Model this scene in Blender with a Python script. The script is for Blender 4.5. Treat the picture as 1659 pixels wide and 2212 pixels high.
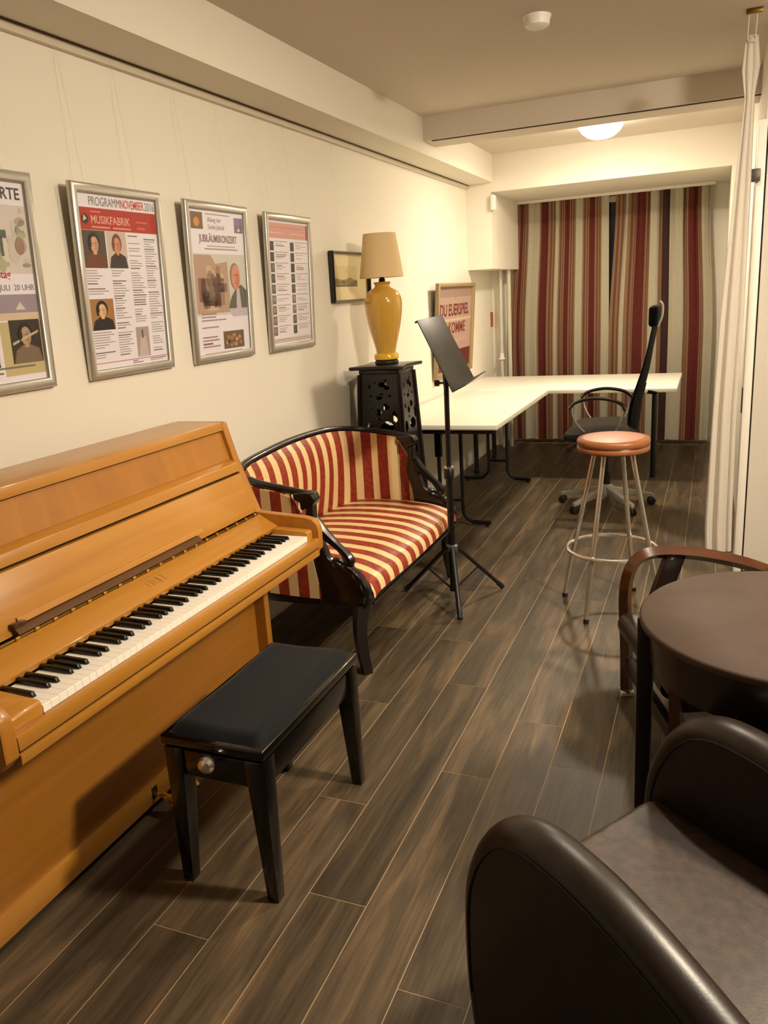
import bpy, bmesh, math, random
from mathutils import Vector, Matrix
random.seed(7)
SC = bpy.context.scene
for o in list(bpy.data.objects):
    bpy.data.objects.remove(o, do_unlink=True)
COL = SC.collection

# ------------------------------------------------------------------ camera
FPX, CX, CY = 1704.0, 829.5, 1106.0                 # focal length in pixels of the 1659x2212 frame
CAMPOS = Vector((1.986, 0.0, 1.52))
dY = Vector((1547 - CX, 594 - CY, FPX)).normalized()          # room depth as seen by the camera (x right, y down, z ahead)
dX = -Vector((-3350 - CX, 908 - CY, FPX)).normalized()
dX = (dX - dY * dX.dot(dY)).normalized()
dZ = dX.cross(dY)
right = Vector((dX.x, dY.x, dZ.x)); down = Vector((dX.y, dY.y, dZ.y)); ahead = Vector((dX.z, dY.z, dZ.z))
cd = bpy.data.cameras.new('camera'); cam = bpy.data.objects.new('camera', cd); COL.objects.link(cam)
m = Matrix((right, -down, -ahead)).transposed().to_4x4(); m.translation = CAMPOS
cam.matrix_world = m
cd.sensor_fit = 'VERTICAL'; cd.sensor_height = 36.0; cd.lens = FPX / 2212 * 36.0
cd.shift_x = 0.0; cd.shift_y = 0.0; cd.clip_start = 0.02; cd.clip_end = 60
SC.camera = cam

# ------------------------------------------------------------------ world, exposure
w = bpy.data.worlds.new('night'); SC.world = w; w.use_nodes = True
w.node_tree.nodes['Background'].inputs[0].default_value = (0.02, 0.03, 0.05, 1)
w.node_tree.nodes['Background'].inputs[1].default_value = 0.3
vs = SC.view_settings
vs.view_transform = 'Standard'; vs.look = 'None'; vs.gamma = 1.0; vs.use_curve_mapping = False
vs.exposure = 0.82
WARM = (1.0, 0.855, 0.65)
FAR_DOME_STRENGTH = (25.0, 510.0)                              # emission of the glowing ceiling dome in the far area
NEAR_DOME_STRENGTH = (300.0, 420.0)                  # the same kind of dome over the brown seating, outside the picture
DOWNLIGHTS = [((1.78, 2.75), 14.0)]   # recessed ceiling spots: place, watts

# ------------------------------------------------------------------ materials
def lin(c):
    f = lambda v: v / 12.92 if v <= 0.04045 else ((v + 0.055) / 1.055) ** 2.4
    return tuple(f(x / 255.0) for x in c) + (1.0,)
MATS = {}
def mat(name, rgb, rough=0.5, metal=0.0, spec=0.5, coat=0.0, var=0.0, vscale=8.0, bump=0.0, bscale=60.0, emit=None, estr=0.0, sheen=0.0, stretch=(1, 1, 1)):
    if name in MATS: return MATS[name]
    mt = bpy.data.materials.new(name); mt.use_nodes = True
    nt = mt.node_tree; b = nt.nodes['Principled BSDF']
    b.inputs['Base Color'].default_value = lin(rgb); b.inputs['Roughness'].default_value = rough
    b.inputs['Metallic'].default_value = metal; b.inputs['Specular IOR Level'].default_value = spec
    b.inputs['Coat Weight'].default_value = coat; b.inputs['Sheen Weight'].default_value = sheen
    if emit: b.inputs['Emission Color'].default_value = emit + (1.0,); b.inputs['Emission Strength'].default_value = estr
    if var or bump:
        tc = nt.nodes.new('ShaderNodeTexCoord'); mp = nt.nodes.new('ShaderNodeMapping'); mp.inputs['Scale'].default_value = stretch
        nt.links.new(tc.outputs['Object'], mp.inputs['Vector'])
    if var:
        n = nt.nodes.new('ShaderNodeTexNoise'); n.inputs['Scale'].default_value = vscale; n.inputs['Detail'].default_value = 5
        nt.links.new(mp.outputs['Vector'], n.inputs['Vector'])
        r = nt.nodes.new('ShaderNodeValToRGB'); c = lin(rgb)
        r.color_ramp.elements[0].position = 0.3; r.color_ramp.elements[1].position = 0.7
        r.color_ramp.elements[0].color = tuple(max(0, x * (1 - var)) for x in c[:3]) + (1,)
        r.color_ramp.elements[1].color = tuple(min(1, x * (1 + var)) for x in c[:3]) + (1,)
        nt.links.new(n.outputs['Fac'], r.inputs['Fac']); nt.links.new(r.outputs['Color'], b.inputs['Base Color'])
    if bump:
        n2 = nt.nodes.new('ShaderNodeTexNoise'); n2.inputs['Scale'].default_value = bscale; n2.inputs['Detail'].default_value = 4
        nt.links.new(mp.outputs['Vector'], n2.inputs['Vector'])
        bp = nt.nodes.new('ShaderNodeBump'); bp.inputs['Strength'].default_value = bump; bp.inputs['Distance'].default_value = 0.002
        nt.links.new(n2.outputs['Fac'], bp.inputs['Height']); nt.links.new(bp.outputs['Normal'], b.inputs['Normal'])
    MATS[name] = mt
    return mt
def wood(name, c1, c2, axis='Y', scale=3.0, rough=0.35, coat=0.2, spec=0.5):
    if name in MATS: return MATS[name]
    mt = mat(name, c1, rough, 0, spec, coat); nt = mt.node_tree; b = nt.nodes['Principled BSDF']
    tc = nt.nodes.new('ShaderNodeTexCoord'); mp = nt.nodes.new('ShaderNodeMapping')
    s = {'X': (0.6, 14, 14), 'Y': (14, 0.6, 14), 'Z': (14, 14, 0.6)}[axis]
    mp.inputs['Scale'].default_value = tuple(v * scale / 3 for v in s)
    n = nt.nodes.new('ShaderNodeTexNoise'); n.inputs['Scale'].default_value = 2.2; n.inputs['Detail'].default_value = 7; n.inputs['Distortion'].default_value = 0.6
    r = nt.nodes.new('ShaderNodeValToRGB'); r.color_ramp.elements[0].position = 0.3; r.color_ramp.elements[1].position = 0.72
    r.color_ramp.elements[0].color = lin(c1); r.color_ramp.elements[1].color = lin(c2)
    nt.links.new(tc.outputs['Object'], mp.inputs['Vector']); nt.links.new(mp.outputs['Vector'], n.inputs['Vector'])
    nt.links.new(n.outputs['Fac'], r.inputs['Fac']); nt.links.new(r.outputs['Color'], b.inputs['Base Color'])
    return mt

M_WALL = mat('painted_plaster', (232, 226, 212), 0.75, spec=0.2, bump=0.12, bscale=140)
M_CEIL = mat('ceiling_paint', (214, 204, 190), 0.85, spec=0.1)
M_TRIM = mat('painted_trim', (214, 204, 186), 0.55)
M_WHITE = mat('white_lacquer', (236, 232, 222), 0.35)
M_PLASTIC = mat('white_plastic', (240, 236, 228), 0.4)
M_BLACK = mat('black_line', (14, 12, 10), 0.6)
M_BLKMET = mat('black_metal', (9, 9, 8), 0.36, metal=0.0, spec=0.5)
M_BLKLAC = mat('black_lacquer', (4, 4, 4), 0.2, coat=0.3)
M_CHROME = mat('chrome', (232, 228, 218), 0.24, metal=0.92)
M_SILVER = mat('brushed_silver', (196, 192, 184), 0.36, metal=0.7)
M_WIRE = mat('nylon_wire', (226, 214, 190), 0.3)
M_BRASS = mat('brass', (205, 165, 80), 0.25, metal=1.0)
M_AGEBRASS = mat('aged_brass', (120, 92, 42), 0.4, metal=1.0)
M_VELVET = mat('black_velvet', (9, 12, 17), 0.8, spec=0.2, sheen=0.10, var=0.3, vscale=9)
M_DARKWOOD = wood('dark_mahogany', (8, 4, 3), (20, 9, 6), 'Z', 4, 0.28, 0.3)
M_CARVED = wood('ebonised_wood', (6, 4, 3), (14, 8, 6), 'Z', 4, 0.34, 0.15)
M_OAK = wood('honey_oak', (178, 120, 42), (192, 134, 52), 'Y', 3, 0.32, 0.25)
M_OAKV = wood('honey_oak_upright', (168, 110, 36), (182, 122, 44), 'Z', 3, 0.32, 0.25)
M_IVORY = mat('ivory_key', (250, 247, 238), 0.28)
M_EBONY = mat('ebony_key', (8, 8, 8), 0.3)
M_LEATHER = mat('brown_leather', (36, 27, 22), 0.38, spec=0.5, var=0.25, vscale=26, bump=0.10, bscale=300)
M_LEATHSEAT = mat('worn_brown_leather', (60, 47, 40), 0.42, spec=0.5, var=0.4, vscale=45, bump=0.15, bscale=200)
M_BENT = wood('walnut_arm', (58, 30, 14), (80, 44, 22), 'X', 3, 0.25, 0.4)
M_DARKFRAME = wood('dark_walnut', (18, 10, 7), (32, 18, 11), 'Z', 3, 0.35, 0.2)
M_TABLETOP = mat('brown_table_veneer', (66, 50, 40), 0.55, spec=0.3, var=0.12, vscale=10)
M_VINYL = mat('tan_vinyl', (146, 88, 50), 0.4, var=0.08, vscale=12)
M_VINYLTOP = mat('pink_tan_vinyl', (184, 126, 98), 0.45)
M_RED = mat('red_silk_stripe', (150, 52, 30), 0.42, var=0.4, vscale=55)
M_CREAM = mat('cream_silk_stripe', (236, 206, 152), 0.4)
C_RED = mat('curtain_red', (84, 14, 5), 0.8, var=0.25, vscale=60)
C_CREAM = mat('curtain_cream', (172, 165, 146), 0.85, var=0.06, vscale=60)
C_TAN = mat('curtain_tan', (130, 98, 72), 0.85)
C_BROWN = mat('curtain_brown', (94, 60, 42), 0.85)
C_DARK = mat('curtain_maroon', (44, 11, 5), 0.8)
M_YELLOW = mat('amber_ceramic', (206, 160, 66), 0.12, coat=0.6, var=0.06, vscale=3)
M_YELBASE = mat('yellow_ceramic', (222, 176, 36), 0.15, coat=0.5)
M_SHADE = mat('beige_lamp_shade', (222, 194, 146), 0.85)
M_CHAIRFAB = mat('grey_upholstery', (56, 50, 44), 0.9, spec=0.15)
M_CHBLACK = mat('black_mesh_fabric', (7, 7, 7), 0.85, spec=0.15)
M_CHAIRBASE = mat('grey_plastic', (150, 146, 132), 0.5)
M_PAPER = mat('poster_paper', (226, 222, 232), 0.32)
M_DESK = mat('white_desk_laminate', (244, 240, 226), 0.38)
M_DESKEDGE = mat('desk_edge', (196, 188, 164), 0.5)
M_GROUT = mat('tan_grout', (176, 150, 116), 0.8)
M_GLASSN = mat('night_window_pane', (28, 36, 46), 0.08)
M_PIPE = mat('painted_pipe', (206, 202, 184), 0.5)

def plank_material():
    mt = bpy.data.materials.new('wood_look_tile'); mt.use_nodes = True; nt = mt.node_tree; b = nt.nodes['Principled BSDF']
    tc = nt.nodes.new('ShaderNodeTexCoord'); oi = nt.nodes.new('ShaderNodeObjectInfo')
    mul = nt.nodes.new('ShaderNodeMath'); mul.operation = 'MULTIPLY'; mul.inputs[1].default_value = 37.0
    nt.links.new(oi.outputs['Random'], mul.inputs[0])
    cx = nt.nodes.new('ShaderNodeCombineXYZ'); nt.links.new(mul.outputs[0], cx.inputs[0]); nt.links.new(mul.outputs[0], cx.inputs[1])
    ad = nt.nodes.new('ShaderNodeVectorMath'); ad.operation = 'ADD'
    nt.links.new(tc.outputs['Object'], ad.inputs[0]); nt.links.new(cx.outputs[0], ad.inputs[1])
    def noise(sx, sy, sc, det, dist=0.0):
        mp = nt.nodes.new('ShaderNodeMapping'); mp.inputs['Scale'].default_value = (sx, sy, 1)
        nt.links.new(ad.outputs[0], mp.inputs['Vector'])
        n = nt.nodes.new('ShaderNodeTexNoise'); n.inputs['Scale'].default_value = sc; n.inputs['Detail'].default_value = det; n.inputs['Distortion'].default_value = dist
        nt.links.new(mp.outputs['Vector'], n.inputs['Vector']); return n
    n1 = noise(9, 1.1, 1.6, 6, 0.8); n2 = noise(60, 3.0, 2.0, 4)
    r1 = nt.nodes.new('ShaderNodeValToRGB')
    e = r1.color_ramp.elements; e[0].position = 0.25; e[0].color = lin((54, 46, 37)); e[1].position = 0.78; e[1].color = lin((122, 102, 80))
    k = e.new(0.5); k.color = lin((82, 71, 57))
    nt.links.new(n1.outputs['Fac'], r1.inputs['Fac'])
    r2 = nt.nodes.new('ShaderNodeValToRGB'); e = r2.color_ramp.elements
    e[0].position = 0.33; e[0].color = (0.72, 0.72, 0.72, 1); e[1].position = 0.74; e[1].color = (1.24, 1.22, 1.17, 1)
    nt.links.new(n2.outputs['Fac'], r2.inputs['Fac'])
    mx = nt.nodes.new('ShaderNodeMix'); mx.data_type = 'RGBA'; mx.blend_type = 'MULTIPLY'; mx.inputs['Factor'].default_value = 1.0
    nt.links.new(r1.outputs['Color'], mx.inputs['A']); nt.links.new(r2.outputs['Color'], mx.inputs['B'])
    rr = nt.nodes.new('ShaderNodeMapRange'); rr.inputs['To Min'].default_value = 0.74; rr.inputs['To Max'].default_value = 1.2
    nt.links.new(oi.outputs['Random'], rr.inputs['Value'])
    mx2 = nt.nodes.new('ShaderNodeVectorMath'); mx2.operation = 'SCALE'
    nt.links.new(mx.outputs['Result'], mx2.inputs[0]); nt.links.new(rr.outputs['Result'], mx2.inputs['Scale'])
    hue = nt.nodes.new('ShaderNodeValToRGB'); e = hue.color_ramp.elements
    e[0].position = 0.0; e[0].color = (0.94, 1.0, 0.88, 1); e[1].position = 1.0; e[1].color = (1.1, 0.96, 0.9, 1)
    n3 = noise(3.0, 0.5, 1.0, 2); nt.links.new(n3.outputs['Fac'], hue.inputs['Fac'])
    mx3 = nt.nodes.new('ShaderNodeMix'); mx3.data_type = 'RGBA'; mx3.blend_type = 'MULTIPLY'; mx3.inputs['Factor'].default_value = 1.0
    nt.links.new(mx2.outputs[0], mx3.inputs['A']); nt.links.new(hue.outputs['Color'], mx3.inputs['B'])
    nt.links.new(mx3.outputs['Result'], b.inputs['Base Color'])
    b.inputs['Roughness'].default_value = 0.46; b.inputs['Specular IOR Level'].default_value = 0.4
    bp = nt.nodes.new('ShaderNodeBump'); bp.inputs['Strength'].default_value = 0.25; bp.inputs['Distance'].default_value = 0.002
    nt.links.new(n2.outputs['Fac'], bp.inputs['Height']); nt.links.new(bp.outputs['Normal'], b.inputs['Normal'])
    return mt
M_PLANK = plank_material()

def sheer_material():
    mt = bpy.data.materials.new('white_sheer'); mt.use_nodes = True; nt = mt.node_tree
    for n in list(nt.nodes): nt.nodes.remove(n)
    out = nt.nodes.new('ShaderNodeOutputMaterial'); d = nt.nodes.new('ShaderNodeBsdfDiffuse'); t = nt.nodes.new('ShaderNodeBsdfTranslucent'); tr = nt.nodes.new('ShaderNodeBsdfTransparent')
    d.inputs[0].default_value = lin((234, 228, 218)); t.inputs[0].default_value = lin((226, 218, 204))
    a = nt.nodes.new('ShaderNodeMixShader'); a.inputs[0].default_value = 0.35; b = nt.nodes.new('ShaderNodeMixShader'); b.inputs[0].default_value = 0.12
    nt.links.new(d.outputs[0], a.inputs[1]); nt.links.new(t.outputs[0], a.inputs[2]); nt.links.new(a.outputs[0], b.inputs[1]); nt.links.new(tr.outputs[0], b.inputs[2])
    nt.links.new(b.outputs[0], out.inputs[0]); return mt
M_SHEER = sheer_material()
def emitter(name, rgb, strength):
    mt = bpy.data.materials.new(name); mt.use_nodes = True; nt = mt.node_tree; b = nt.nodes['Principled BSDF']
    b.inputs['Base Color'].default_value = (0.8, 0.8, 0.78, 1); b.inputs['Emission Color'].default_value = tuple(rgb) + (1,); b.inputs['Emission Strength'].default_value = strength
    return mt

# ------------------------------------------------------------------ mesh helpers
class MB:
    def __init__(s): s.v = []; s.f = []; s.m = []; s.smooth = False
    def face(s, idx, mi=0): s.f.append(tuple(idx)); s.m.append(mi)
    def box(s, x0, x1, y0, y1, z0, z1, mi=0):
        b = len(s.v)
        s.v += [(x0, y0, z0), (x1, y0, z0), (x1, y1, z0), (x0, y1, z0), (x0, y0, z1), (x1, y0, z1), (x1, y1, z1), (x0, y1, z1)]
        for q in ((0, 3, 2, 1), (4, 5, 6, 7), (0, 1, 5, 4), (1, 2, 6, 5), (2, 3, 7, 6), (3, 0, 4, 7)): s.face([b + i for i in q], mi)
        return s
    def hexa(s, bot, top, mi=0):                       # four bottom and four top corners
        b = len(s.v); s.v += list(bot) + list(top)
        for q in ((0, 3, 2, 1), (4, 5, 6, 7), (0, 1, 5, 4), (1, 2, 6, 5), (2, 3, 7, 6), (3, 0, 4, 7)): s.face([b + i for i in q], mi)
        return s
    def prism(s, poly, axis, a0, a1, mi=0):            # poly in the two other axes, in cyclic order of (x,y,z)
        n = len(poly); b = len(s.v)
        def P(p, a):
            if axis == 'x': return (a, p[0], p[1])
            if axis == 'y': return (p[0], a, p[1])
            return (p[0], p[1], a)
        s.v += [P(p, a0) for p in poly] + [P(p, a1) for p in poly]
        s.face([b + i for i in range(n)][::-1], mi); s.face([b + n + i for i in range(n)], mi)
        for i in range(n): j = (i + 1) % n; s.face([b + i, b + j, b + n + j, b + n + i], mi)
        return s
    def tube(s, pts, r, n=10, mi=0, caps=True, closed=False, squash=None):
        pts = [Vector(p) for p in pts]; k = len(pts); rs = r if isinstance(r, (list, tuple)) else [r] * k
        b = len(s.v); up = None
        for i, p in enumerate(pts):
            if closed: t = pts[(i + 1) % k] - pts[i - 1]
            else: t = pts[min(i + 1, k - 1)] - pts[max(i - 1, 0)]
            t.normalize()
            if up is None:
                up = Vector((0, 0, 1)) if abs(t.z) < 0.9 else Vector((1, 0, 0))
            a = t.cross(up)
            if a.length < 1e-5: a = t.cross(Vector((0, 1, 0)))
            a.normalize(); c = a.cross(t).normalized(); up = c
            for q in range(n):
                an = 2 * math.pi * q / n
                ca, sa = math.cos(an), math.sin(an)
                if squash: ca *= squash[0]; sa *= squash[1]
                s.v.append(tuple(p + (a * ca + c * sa) * rs[i]))
        seg = k if closed else k - 1
        for i in range(seg):
            i2 = (i + 1) % k
            for q in range(n):
                q2 = (q + 1) % n
                s.face([b + i * n + q, b + i * n + q2, b + i2 * n + q2, b + i2 * n + q], mi)
        if caps and not closed:
            s.face([b + q for q in range(n)][::-1], mi); s.face([b + (k - 1) * n + q for q in range(n)], mi)
        s.smooth = True; return s
    def lathe(s, prof, c=(0, 0, 0), n=32, mi=0):       # prof = [(r, z)] from bottom to top
        b = len(s.v); k = len(prof)
        for r, z in prof:
            for q in range(n):
                a = 2 * math.pi * q / n; s.v.append((c[0] + r * math.cos(a), c[1] + r * math.sin(a), c[2] + z))
        for i in range(k - 1):
            for q in range(n):
                q2 = (q + 1) % n; s.face([b + i * n + q, b + i * n + q2, b + (i + 1) * n + q2, b + (i + 1) * n + q], mi)
        if prof[0][0] > 1e-6: s.face([b + q for q in range(n)][::-1], mi)
        if prof[-1][0] > 1e-6: s.face([b + (k - 1) * n + q for q in range(n)], mi)
        s.smooth = True; return s
    def grid(s, fn, nu, nv, mi=0, closeu=False):
        b = len(s.v)
        for i in range(nu + 1):
            for j in range(nv + 1): s.v.append(tuple(fn(i / nu, j / nv)))
        for i in range(nu):
            for j in range(nv):
                a = b + i * (nv + 1) + j
                k = mi(i, j) if callable(mi) else mi
                s.face([a, a + nv + 1, a + nv + 2, a + 1], k)
        s.smooth = True; return s
    def quad(s, p, mi=0):
        b = len(s.v); s.v += [tuple(q) for q in p]; s.face([b + i for i in range(len(p))], mi); return s

def mesh_from(mb, mats, name='mesh', bevel=0.0, segs=2, sharp=35, xf=None, weld=False):
    bm = bmesh.new()
    vs = [bm.verts.new(v) for v in mb.v]; bm.verts.ensure_lookup_table()
    for f, mi in zip(mb.f, mb.m):
        try: fc = bm.faces.new([vs[i] for i in f]); fc.material_index = mi
        except ValueError: pass
    if weld: bmesh.ops.remove_doubles(bm, verts=bm.verts, dist=1e-5)
    bmesh.ops.recalc_face_normals(bm, faces=bm.faces)
    if bevel > 0:
        ed = [e for e in bm.edges if len(e.link_faces) == 2 and e.calc_face_angle(0) > 0.5]
        bmesh.ops.bevel(bm, geom=ed, offset=bevel, segments=segs, profile=0.5, affect='EDGES', clamp_overlap=True)
    if xf is not None: bmesh.ops.transform(bm, matrix=xf, verts=bm.verts)
    me = bpy.data.meshes.new(name); bm.to_mesh(me); bm.free()
    for mt in (mats if isinstance(mats, (list, tuple)) else [mats]): me.materials.append(mt)
    if mb.smooth or bevel > 0:
        me.polygons.foreach_set('use_smooth', [True] * len(me.polygons))
        me.set_sharp_from_angle(angle=math.radians(sharp))
    return me
def tag(o, label=None, cat=None, group=None, kind=None):
    if label: o['label'] = label
    if cat: o['category'] = cat
    if group: o['group'] = group
    if kind: o['kind'] = kind
    return o
def empty(name, loc, label, cat, group=None, rz=0.0):
    o = bpy.data.objects.new(name, None); COL.objects.link(o); o.location = loc; o.rotation_euler = (0, 0, rz)
    o.empty_display_size = 0.1
    return tag(o, label, cat, group)
ROOTLOC = {}
def root_matrix(o):
    ms = Matrix.Identity(4)
    while o is not None:
        ms = (Matrix.Translation(o.location) @ o.rotation_euler.to_matrix().to_4x4()) @ ms; o = o.parent
    return ms
def part(name, mb, mats, parent=None, local=False, **kw):
    """world-space geometry unless local; stored relative to its parent"""
    xf = None
    if parent is not None and not local: xf = root_matrix(parent).inverted()
    me = mesh_from(mb, mats, name, xf=xf, **kw)
    o = bpy.data.objects.new(name, me); COL.objects.link(o)
    if parent is not None: o.parent = parent
    return o
def single(name, mb, mats, label, cat, group=None, kind=None, origin=None, **kw):
    me = mesh_from(mb, mats, name, xf=Matrix.Translation(-Vector(origin)) if origin else None, **kw)
    o = bpy.data.objects.new(name, me); COL.objects.link(o)
    if origin: o.location = origin
    return tag(o, label, cat, group, kind)
def copy_tree(o, parent=None):
    c = o.copy(); COL.objects.link(c); c.parent = parent
    for ch in [x for x in o.children]: copy_tree(ch, c)
    return c
def text_mb(s, size, align='LEFT', bold=0.0, sx=1.0):
    cu = bpy.data.curves.new('lettering', 'FONT'); cu.body = s; cu.size = size; cu.align_x = align; cu.offset = bold; cu.resolution_u = 3
    ob = bpy.data.objects.new('lettering', cu); COL.objects.link(ob)
    dg = bpy.context.evaluated_depsgraph_get(); me = bpy.data.meshes.new_from_object(ob.evaluated_get(dg))
    mb = MB(); mb.v = [(v.co.x * sx, v.co.y, 0) for v in me.vertices]; mb.f = [tuple(p.vertices) for p in me.polygons]; mb.m = [0] * len(mb.f)
    bpy.data.objects.remove(ob, do_unlink=True); bpy.data.curves.remove(cu); bpy.data.meshes.remove(me)
    return mb
def add_mb(dst, src, off, mi=0):
    b = len(dst.v); dst.v += [(v[0] + off[0], v[1] + off[1], v[2] + off[2]) for v in src.v]
    for f in src.f: dst.face([b + i for i in f], mi)

# ------------------------------------------------------------------ the room
CZ = 2.59; XR = 2.17; YW = 4.36; XE = 4.6; YB = -2.6; YF = 6.88; YE = 7.98
floor = tag(part('floor', MB().box(-0.1, XE + 0.1, YB - 0.1, YE + 0.1, -0.12, -0.0008), M_GROUT), 'dark wood-look plank floor with pale joints', 'floor', kind='structure')
ceiling = tag(part('ceiling', MB().box(-0.1, XE + 0.1, YB - 0.1, YE + 0.1, CZ, CZ + 0.1), M_CEIL), 'flat beige painted ceiling with a boxed beam', 'ceiling', kind='structure')
part('soffit', MB().box(0.0, 0.235, YB, YF, 2.375, CZ), M_WALL, ceiling)
beam = part('beam', MB().box(0.235, XR, 5.15, 5.42, 2.45, CZ), M_CEIL, ceiling)
part('curtain_track', MB().box(0.285, XR, 5.165, 5.179, 2.445, 2.452), mat('dark_track_brown', (52, 40, 28), 0.7), beam)  # dark brown curtain track under the beam
wl = tag(part('wall_left', MB().box(-0.1, 0.0, YB, YE, 0.0, 2.375), M_WALL), 'long cream plaster wall hung with posters', 'wall', kind='structure')
rail = MB().box(0.0, 0.022, YB, YF, 2.345, 2.375); part('picture_rail', rail, M_TRIM, wl)
rail = MB().box(0.022, 0.026, YB, YF, 2.368, 2.374); part('rail_shadow_strip', rail, mat('rail_shadow_line', (92, 74, 52), 0.8), wl)  # thin brown strip paints the shadow line where rail meets soffit
tag(part('baseboard_left', MB().box(0.0, 0.008, YB, YE, 0.0, 0.012), M_TRIM), 'thin pale skirting strip along the poster wall', 'baseboard', kind='structure')
wf = tag(part('wall_far', MB().box(0.0, XR, YE, YE + 0.1, 0, CZ), M_WALL), 'cream far wall with the curtained window recess', 'wall', kind='structure')
part('lintel', MB().box(0.0, XR, YF, YE, 2.30, CZ), M_WALL, wf)
part('boxed_pier', MB().box(0.0, 0.218, YF, YE - 0.02, 1.69, 2.30), M_WALL, wf)
part('recess_return', MB().box(2.06, XR, YF, YE, 0.0, 2.30), M_WALL, wf)
part('recess_skirting', MB().box(0.0, 2.06, YE - 0.02, YE, 0.0, 0.045), M_TRIM, wf)
part('corner_pilaster', MB().box(0.0, 0.055, 7.7, YE, 0.0, 1.69), M_WALL, wf)
wr = tag(part('wall_right', MB().box(XR, XR + 0.1, YW + 0.1, YE, 0, CZ), M_WALL), 'narrow cream wall beside the white sheer curtain', 'wall', kind='structure')
tag(part('wall_front', MB().box(XR, XE, YW, YW + 0.1, 0, CZ), M_WALL), 'cream wall behind the white door leaf', 'wall', kind='structure')
tag(part('wall_side', MB().box(XE, XE + 0.1, YB, YW + 0.1, 0, CZ), mat('bounce_cutting_brown', (104, 88, 72), 0.8)), 'unseen wall right of the seating area, coloured dark to cut bounce light', 'wall', kind='structure')  # both unseen walls get a dark brown to lower the fill light
tag(part('wall_back', MB().box(-0.1, XE + 0.1, YB - 0.1, YB, 0, CZ), mat('bounce_cutting_brown', (104, 88, 72), 0.8)), 'unseen wall behind the viewer, coloured dark to cut bounce light', 'wall', kind='structure')

# floor planks, each an object of its own
PW, PL, GAP = 0.1665, 1.22, 0.0028
KNOWN = {-1: 1.917, 0: 1.525, 1: 2.157, 2: 2.537, 3: 2.29}
plank_cache = {}
def plank_mesh(wd, ln):
    key = (round(wd, 3), round(ln, 3))
    if key not in plank_cache:
        mb = MB().box(-wd / 2, wd / 2, -ln / 2, ln / 2, -0.0007, 0.0)
        plank_cache[key] = mesh_from(mb, M_PLANK, 'plank')
    return plank_cache[key]
def plank(x0, x1, y0, y1):
    if x1 - x0 < 0.02 or y1 - y0 < 0.03: return
    me = plank_mesh(x1 - x0 - GAP, y1 - y0 - GAP)
    o = bpy.data.objects.new('plank', me); COL.objects.link(o); o.parent = floor; o.location = ((x0 + x1) / 2, (y0 + y1) / 2, 0)
rp = random.Random(3)
for k in range(-7, 22):
    xa = max(1.052 + PW * k, 0.001); xb = min(1.052 + PW * (k + 1), XE)
    ylo = YB; yhi = YE if xa < XR - 0.02 else YW
    if xa < XR < xb: yhi = YE
    if xb <= 0.005: continue
    off = KNOWN.get(k, rp.uniform(0, PL)); y = off - PL * math.ceil((off - YB) / PL)
    while y < yhi:
        a, b_ = max(y, ylo), min(y + PL, yhi)
        if xa < XR < xb and b_ > YW:
            if a < YW: plank(xa, xb, a, YW)
            plank(xa, XR, max(a, YW), b_)
        else: plank(xa, xb, a, b_)
        y += PL

# window behind the striped curtains
win = tag(part('window_1', MB().box(0.4, 1.72, YE - 0.03, YE - 0.012, 0.75, 2.24), M_GLASSN), 'dark window glimpsed between the striped curtains', 'window', kind='structure')
fr = MB().box(0.36, 1.76, YE - 0.045, YE - 0.001, 2.22, 2.27).box(0.36, 1.76, YE - 0.045, YE - 0.001, 0.70, 0.76).box(0.36, 0.42, YE - 0.045, YE - 0.001, 0.7, 2.27).box(1.70, 1.76, YE - 0.045, YE - 0.001, 0.7, 2.27)
part('window_frame', fr, M_TRIM, win)
part('mullion', MB().box(1.005, 1.035, YE - 0.05, YE - 0.001, 0.76, 2.22), mat('grey_mullion', (120, 126, 130), 0.5), win)
part('handle', MB().box(1.01, 1.03, YE - 0.075, YE - 0.05, 1.55, 1.72), M_BLKMET, win)

# the white door leaf and its frame, right edge of the picture
door = tag(part('door_1', MB().box(2.182, 3.06, 4.322, 4.358, 0.012, 2.165), mat('door_paint', (206, 198, 186), 0.45)), 'tall plain white door leaf at the right edge', 'door', kind='structure')
part('door_jamb', MB().box(2.136, 2.174, 4.31, 4.358, 0.0, 2.19), M_WHITE, door, bevel=0.003)
part('jamb_return', MB().box(2.14, 2.169, 4.3585, 4.60, 0.0, 2.19), M_TRIM, door)
part('door_gap', MB().box(2.1745, 2.1815, 4.335, 4.3585, 0.012, 2.165), mat('gap_shadow', (60, 48, 36), 0.8), door)
part('latch_plate', MB().box(2.1345, 2.1395, 4.45, 4.49, 0.825, 0.955), M_BLKMET, door, bevel=0.001)
part('door_closer', MB().box(2.097, 2.154, 4.262, 4.309, 1.924, 1.978), mat('dark_bronze', (72, 62, 48), 0.4), door, bevel=0.004)

# ------------------------------------------------------------------ wall fittings
single('motion_sensor', MB().box(0.2185, 0.262, 6.84, 6.9, 2.155, 2.275), M_PLASTIC, 'small white motion sensor high in the far corner', 'sensor', origin=(0.24, 6.87, 2.155), bevel=0.012, segs=3)
single('heating_pipe', MB().tube([(0.17, 7.66, 0.0), (0.17, 7.66, 1.689)], 0.02, 12), M_PIPE, 'painted heating pipe beside the striped curtain', 'pipe', origin=(0.17, 7.66, 0))
p2 = empty('valve_pipe', (0.105, 7.60, 0), 'painted heating pipe with a white valve, nearer the wall corner', 'pipe')
part('pipe', MB().tube([(0.105, 7.60, 0.0), (0.105, 7.60, 1.689)], 0.016, 12), M_PIPE, p2)
part('valve', MB().lathe([(0.03, 0), (0.034, 0.006), (0.034, 0.014), (0.02, 0.02), (0.02, 0.06)], (0.105, 7.60, 0.86), 16), M_PLASTIC, p2)
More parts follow.
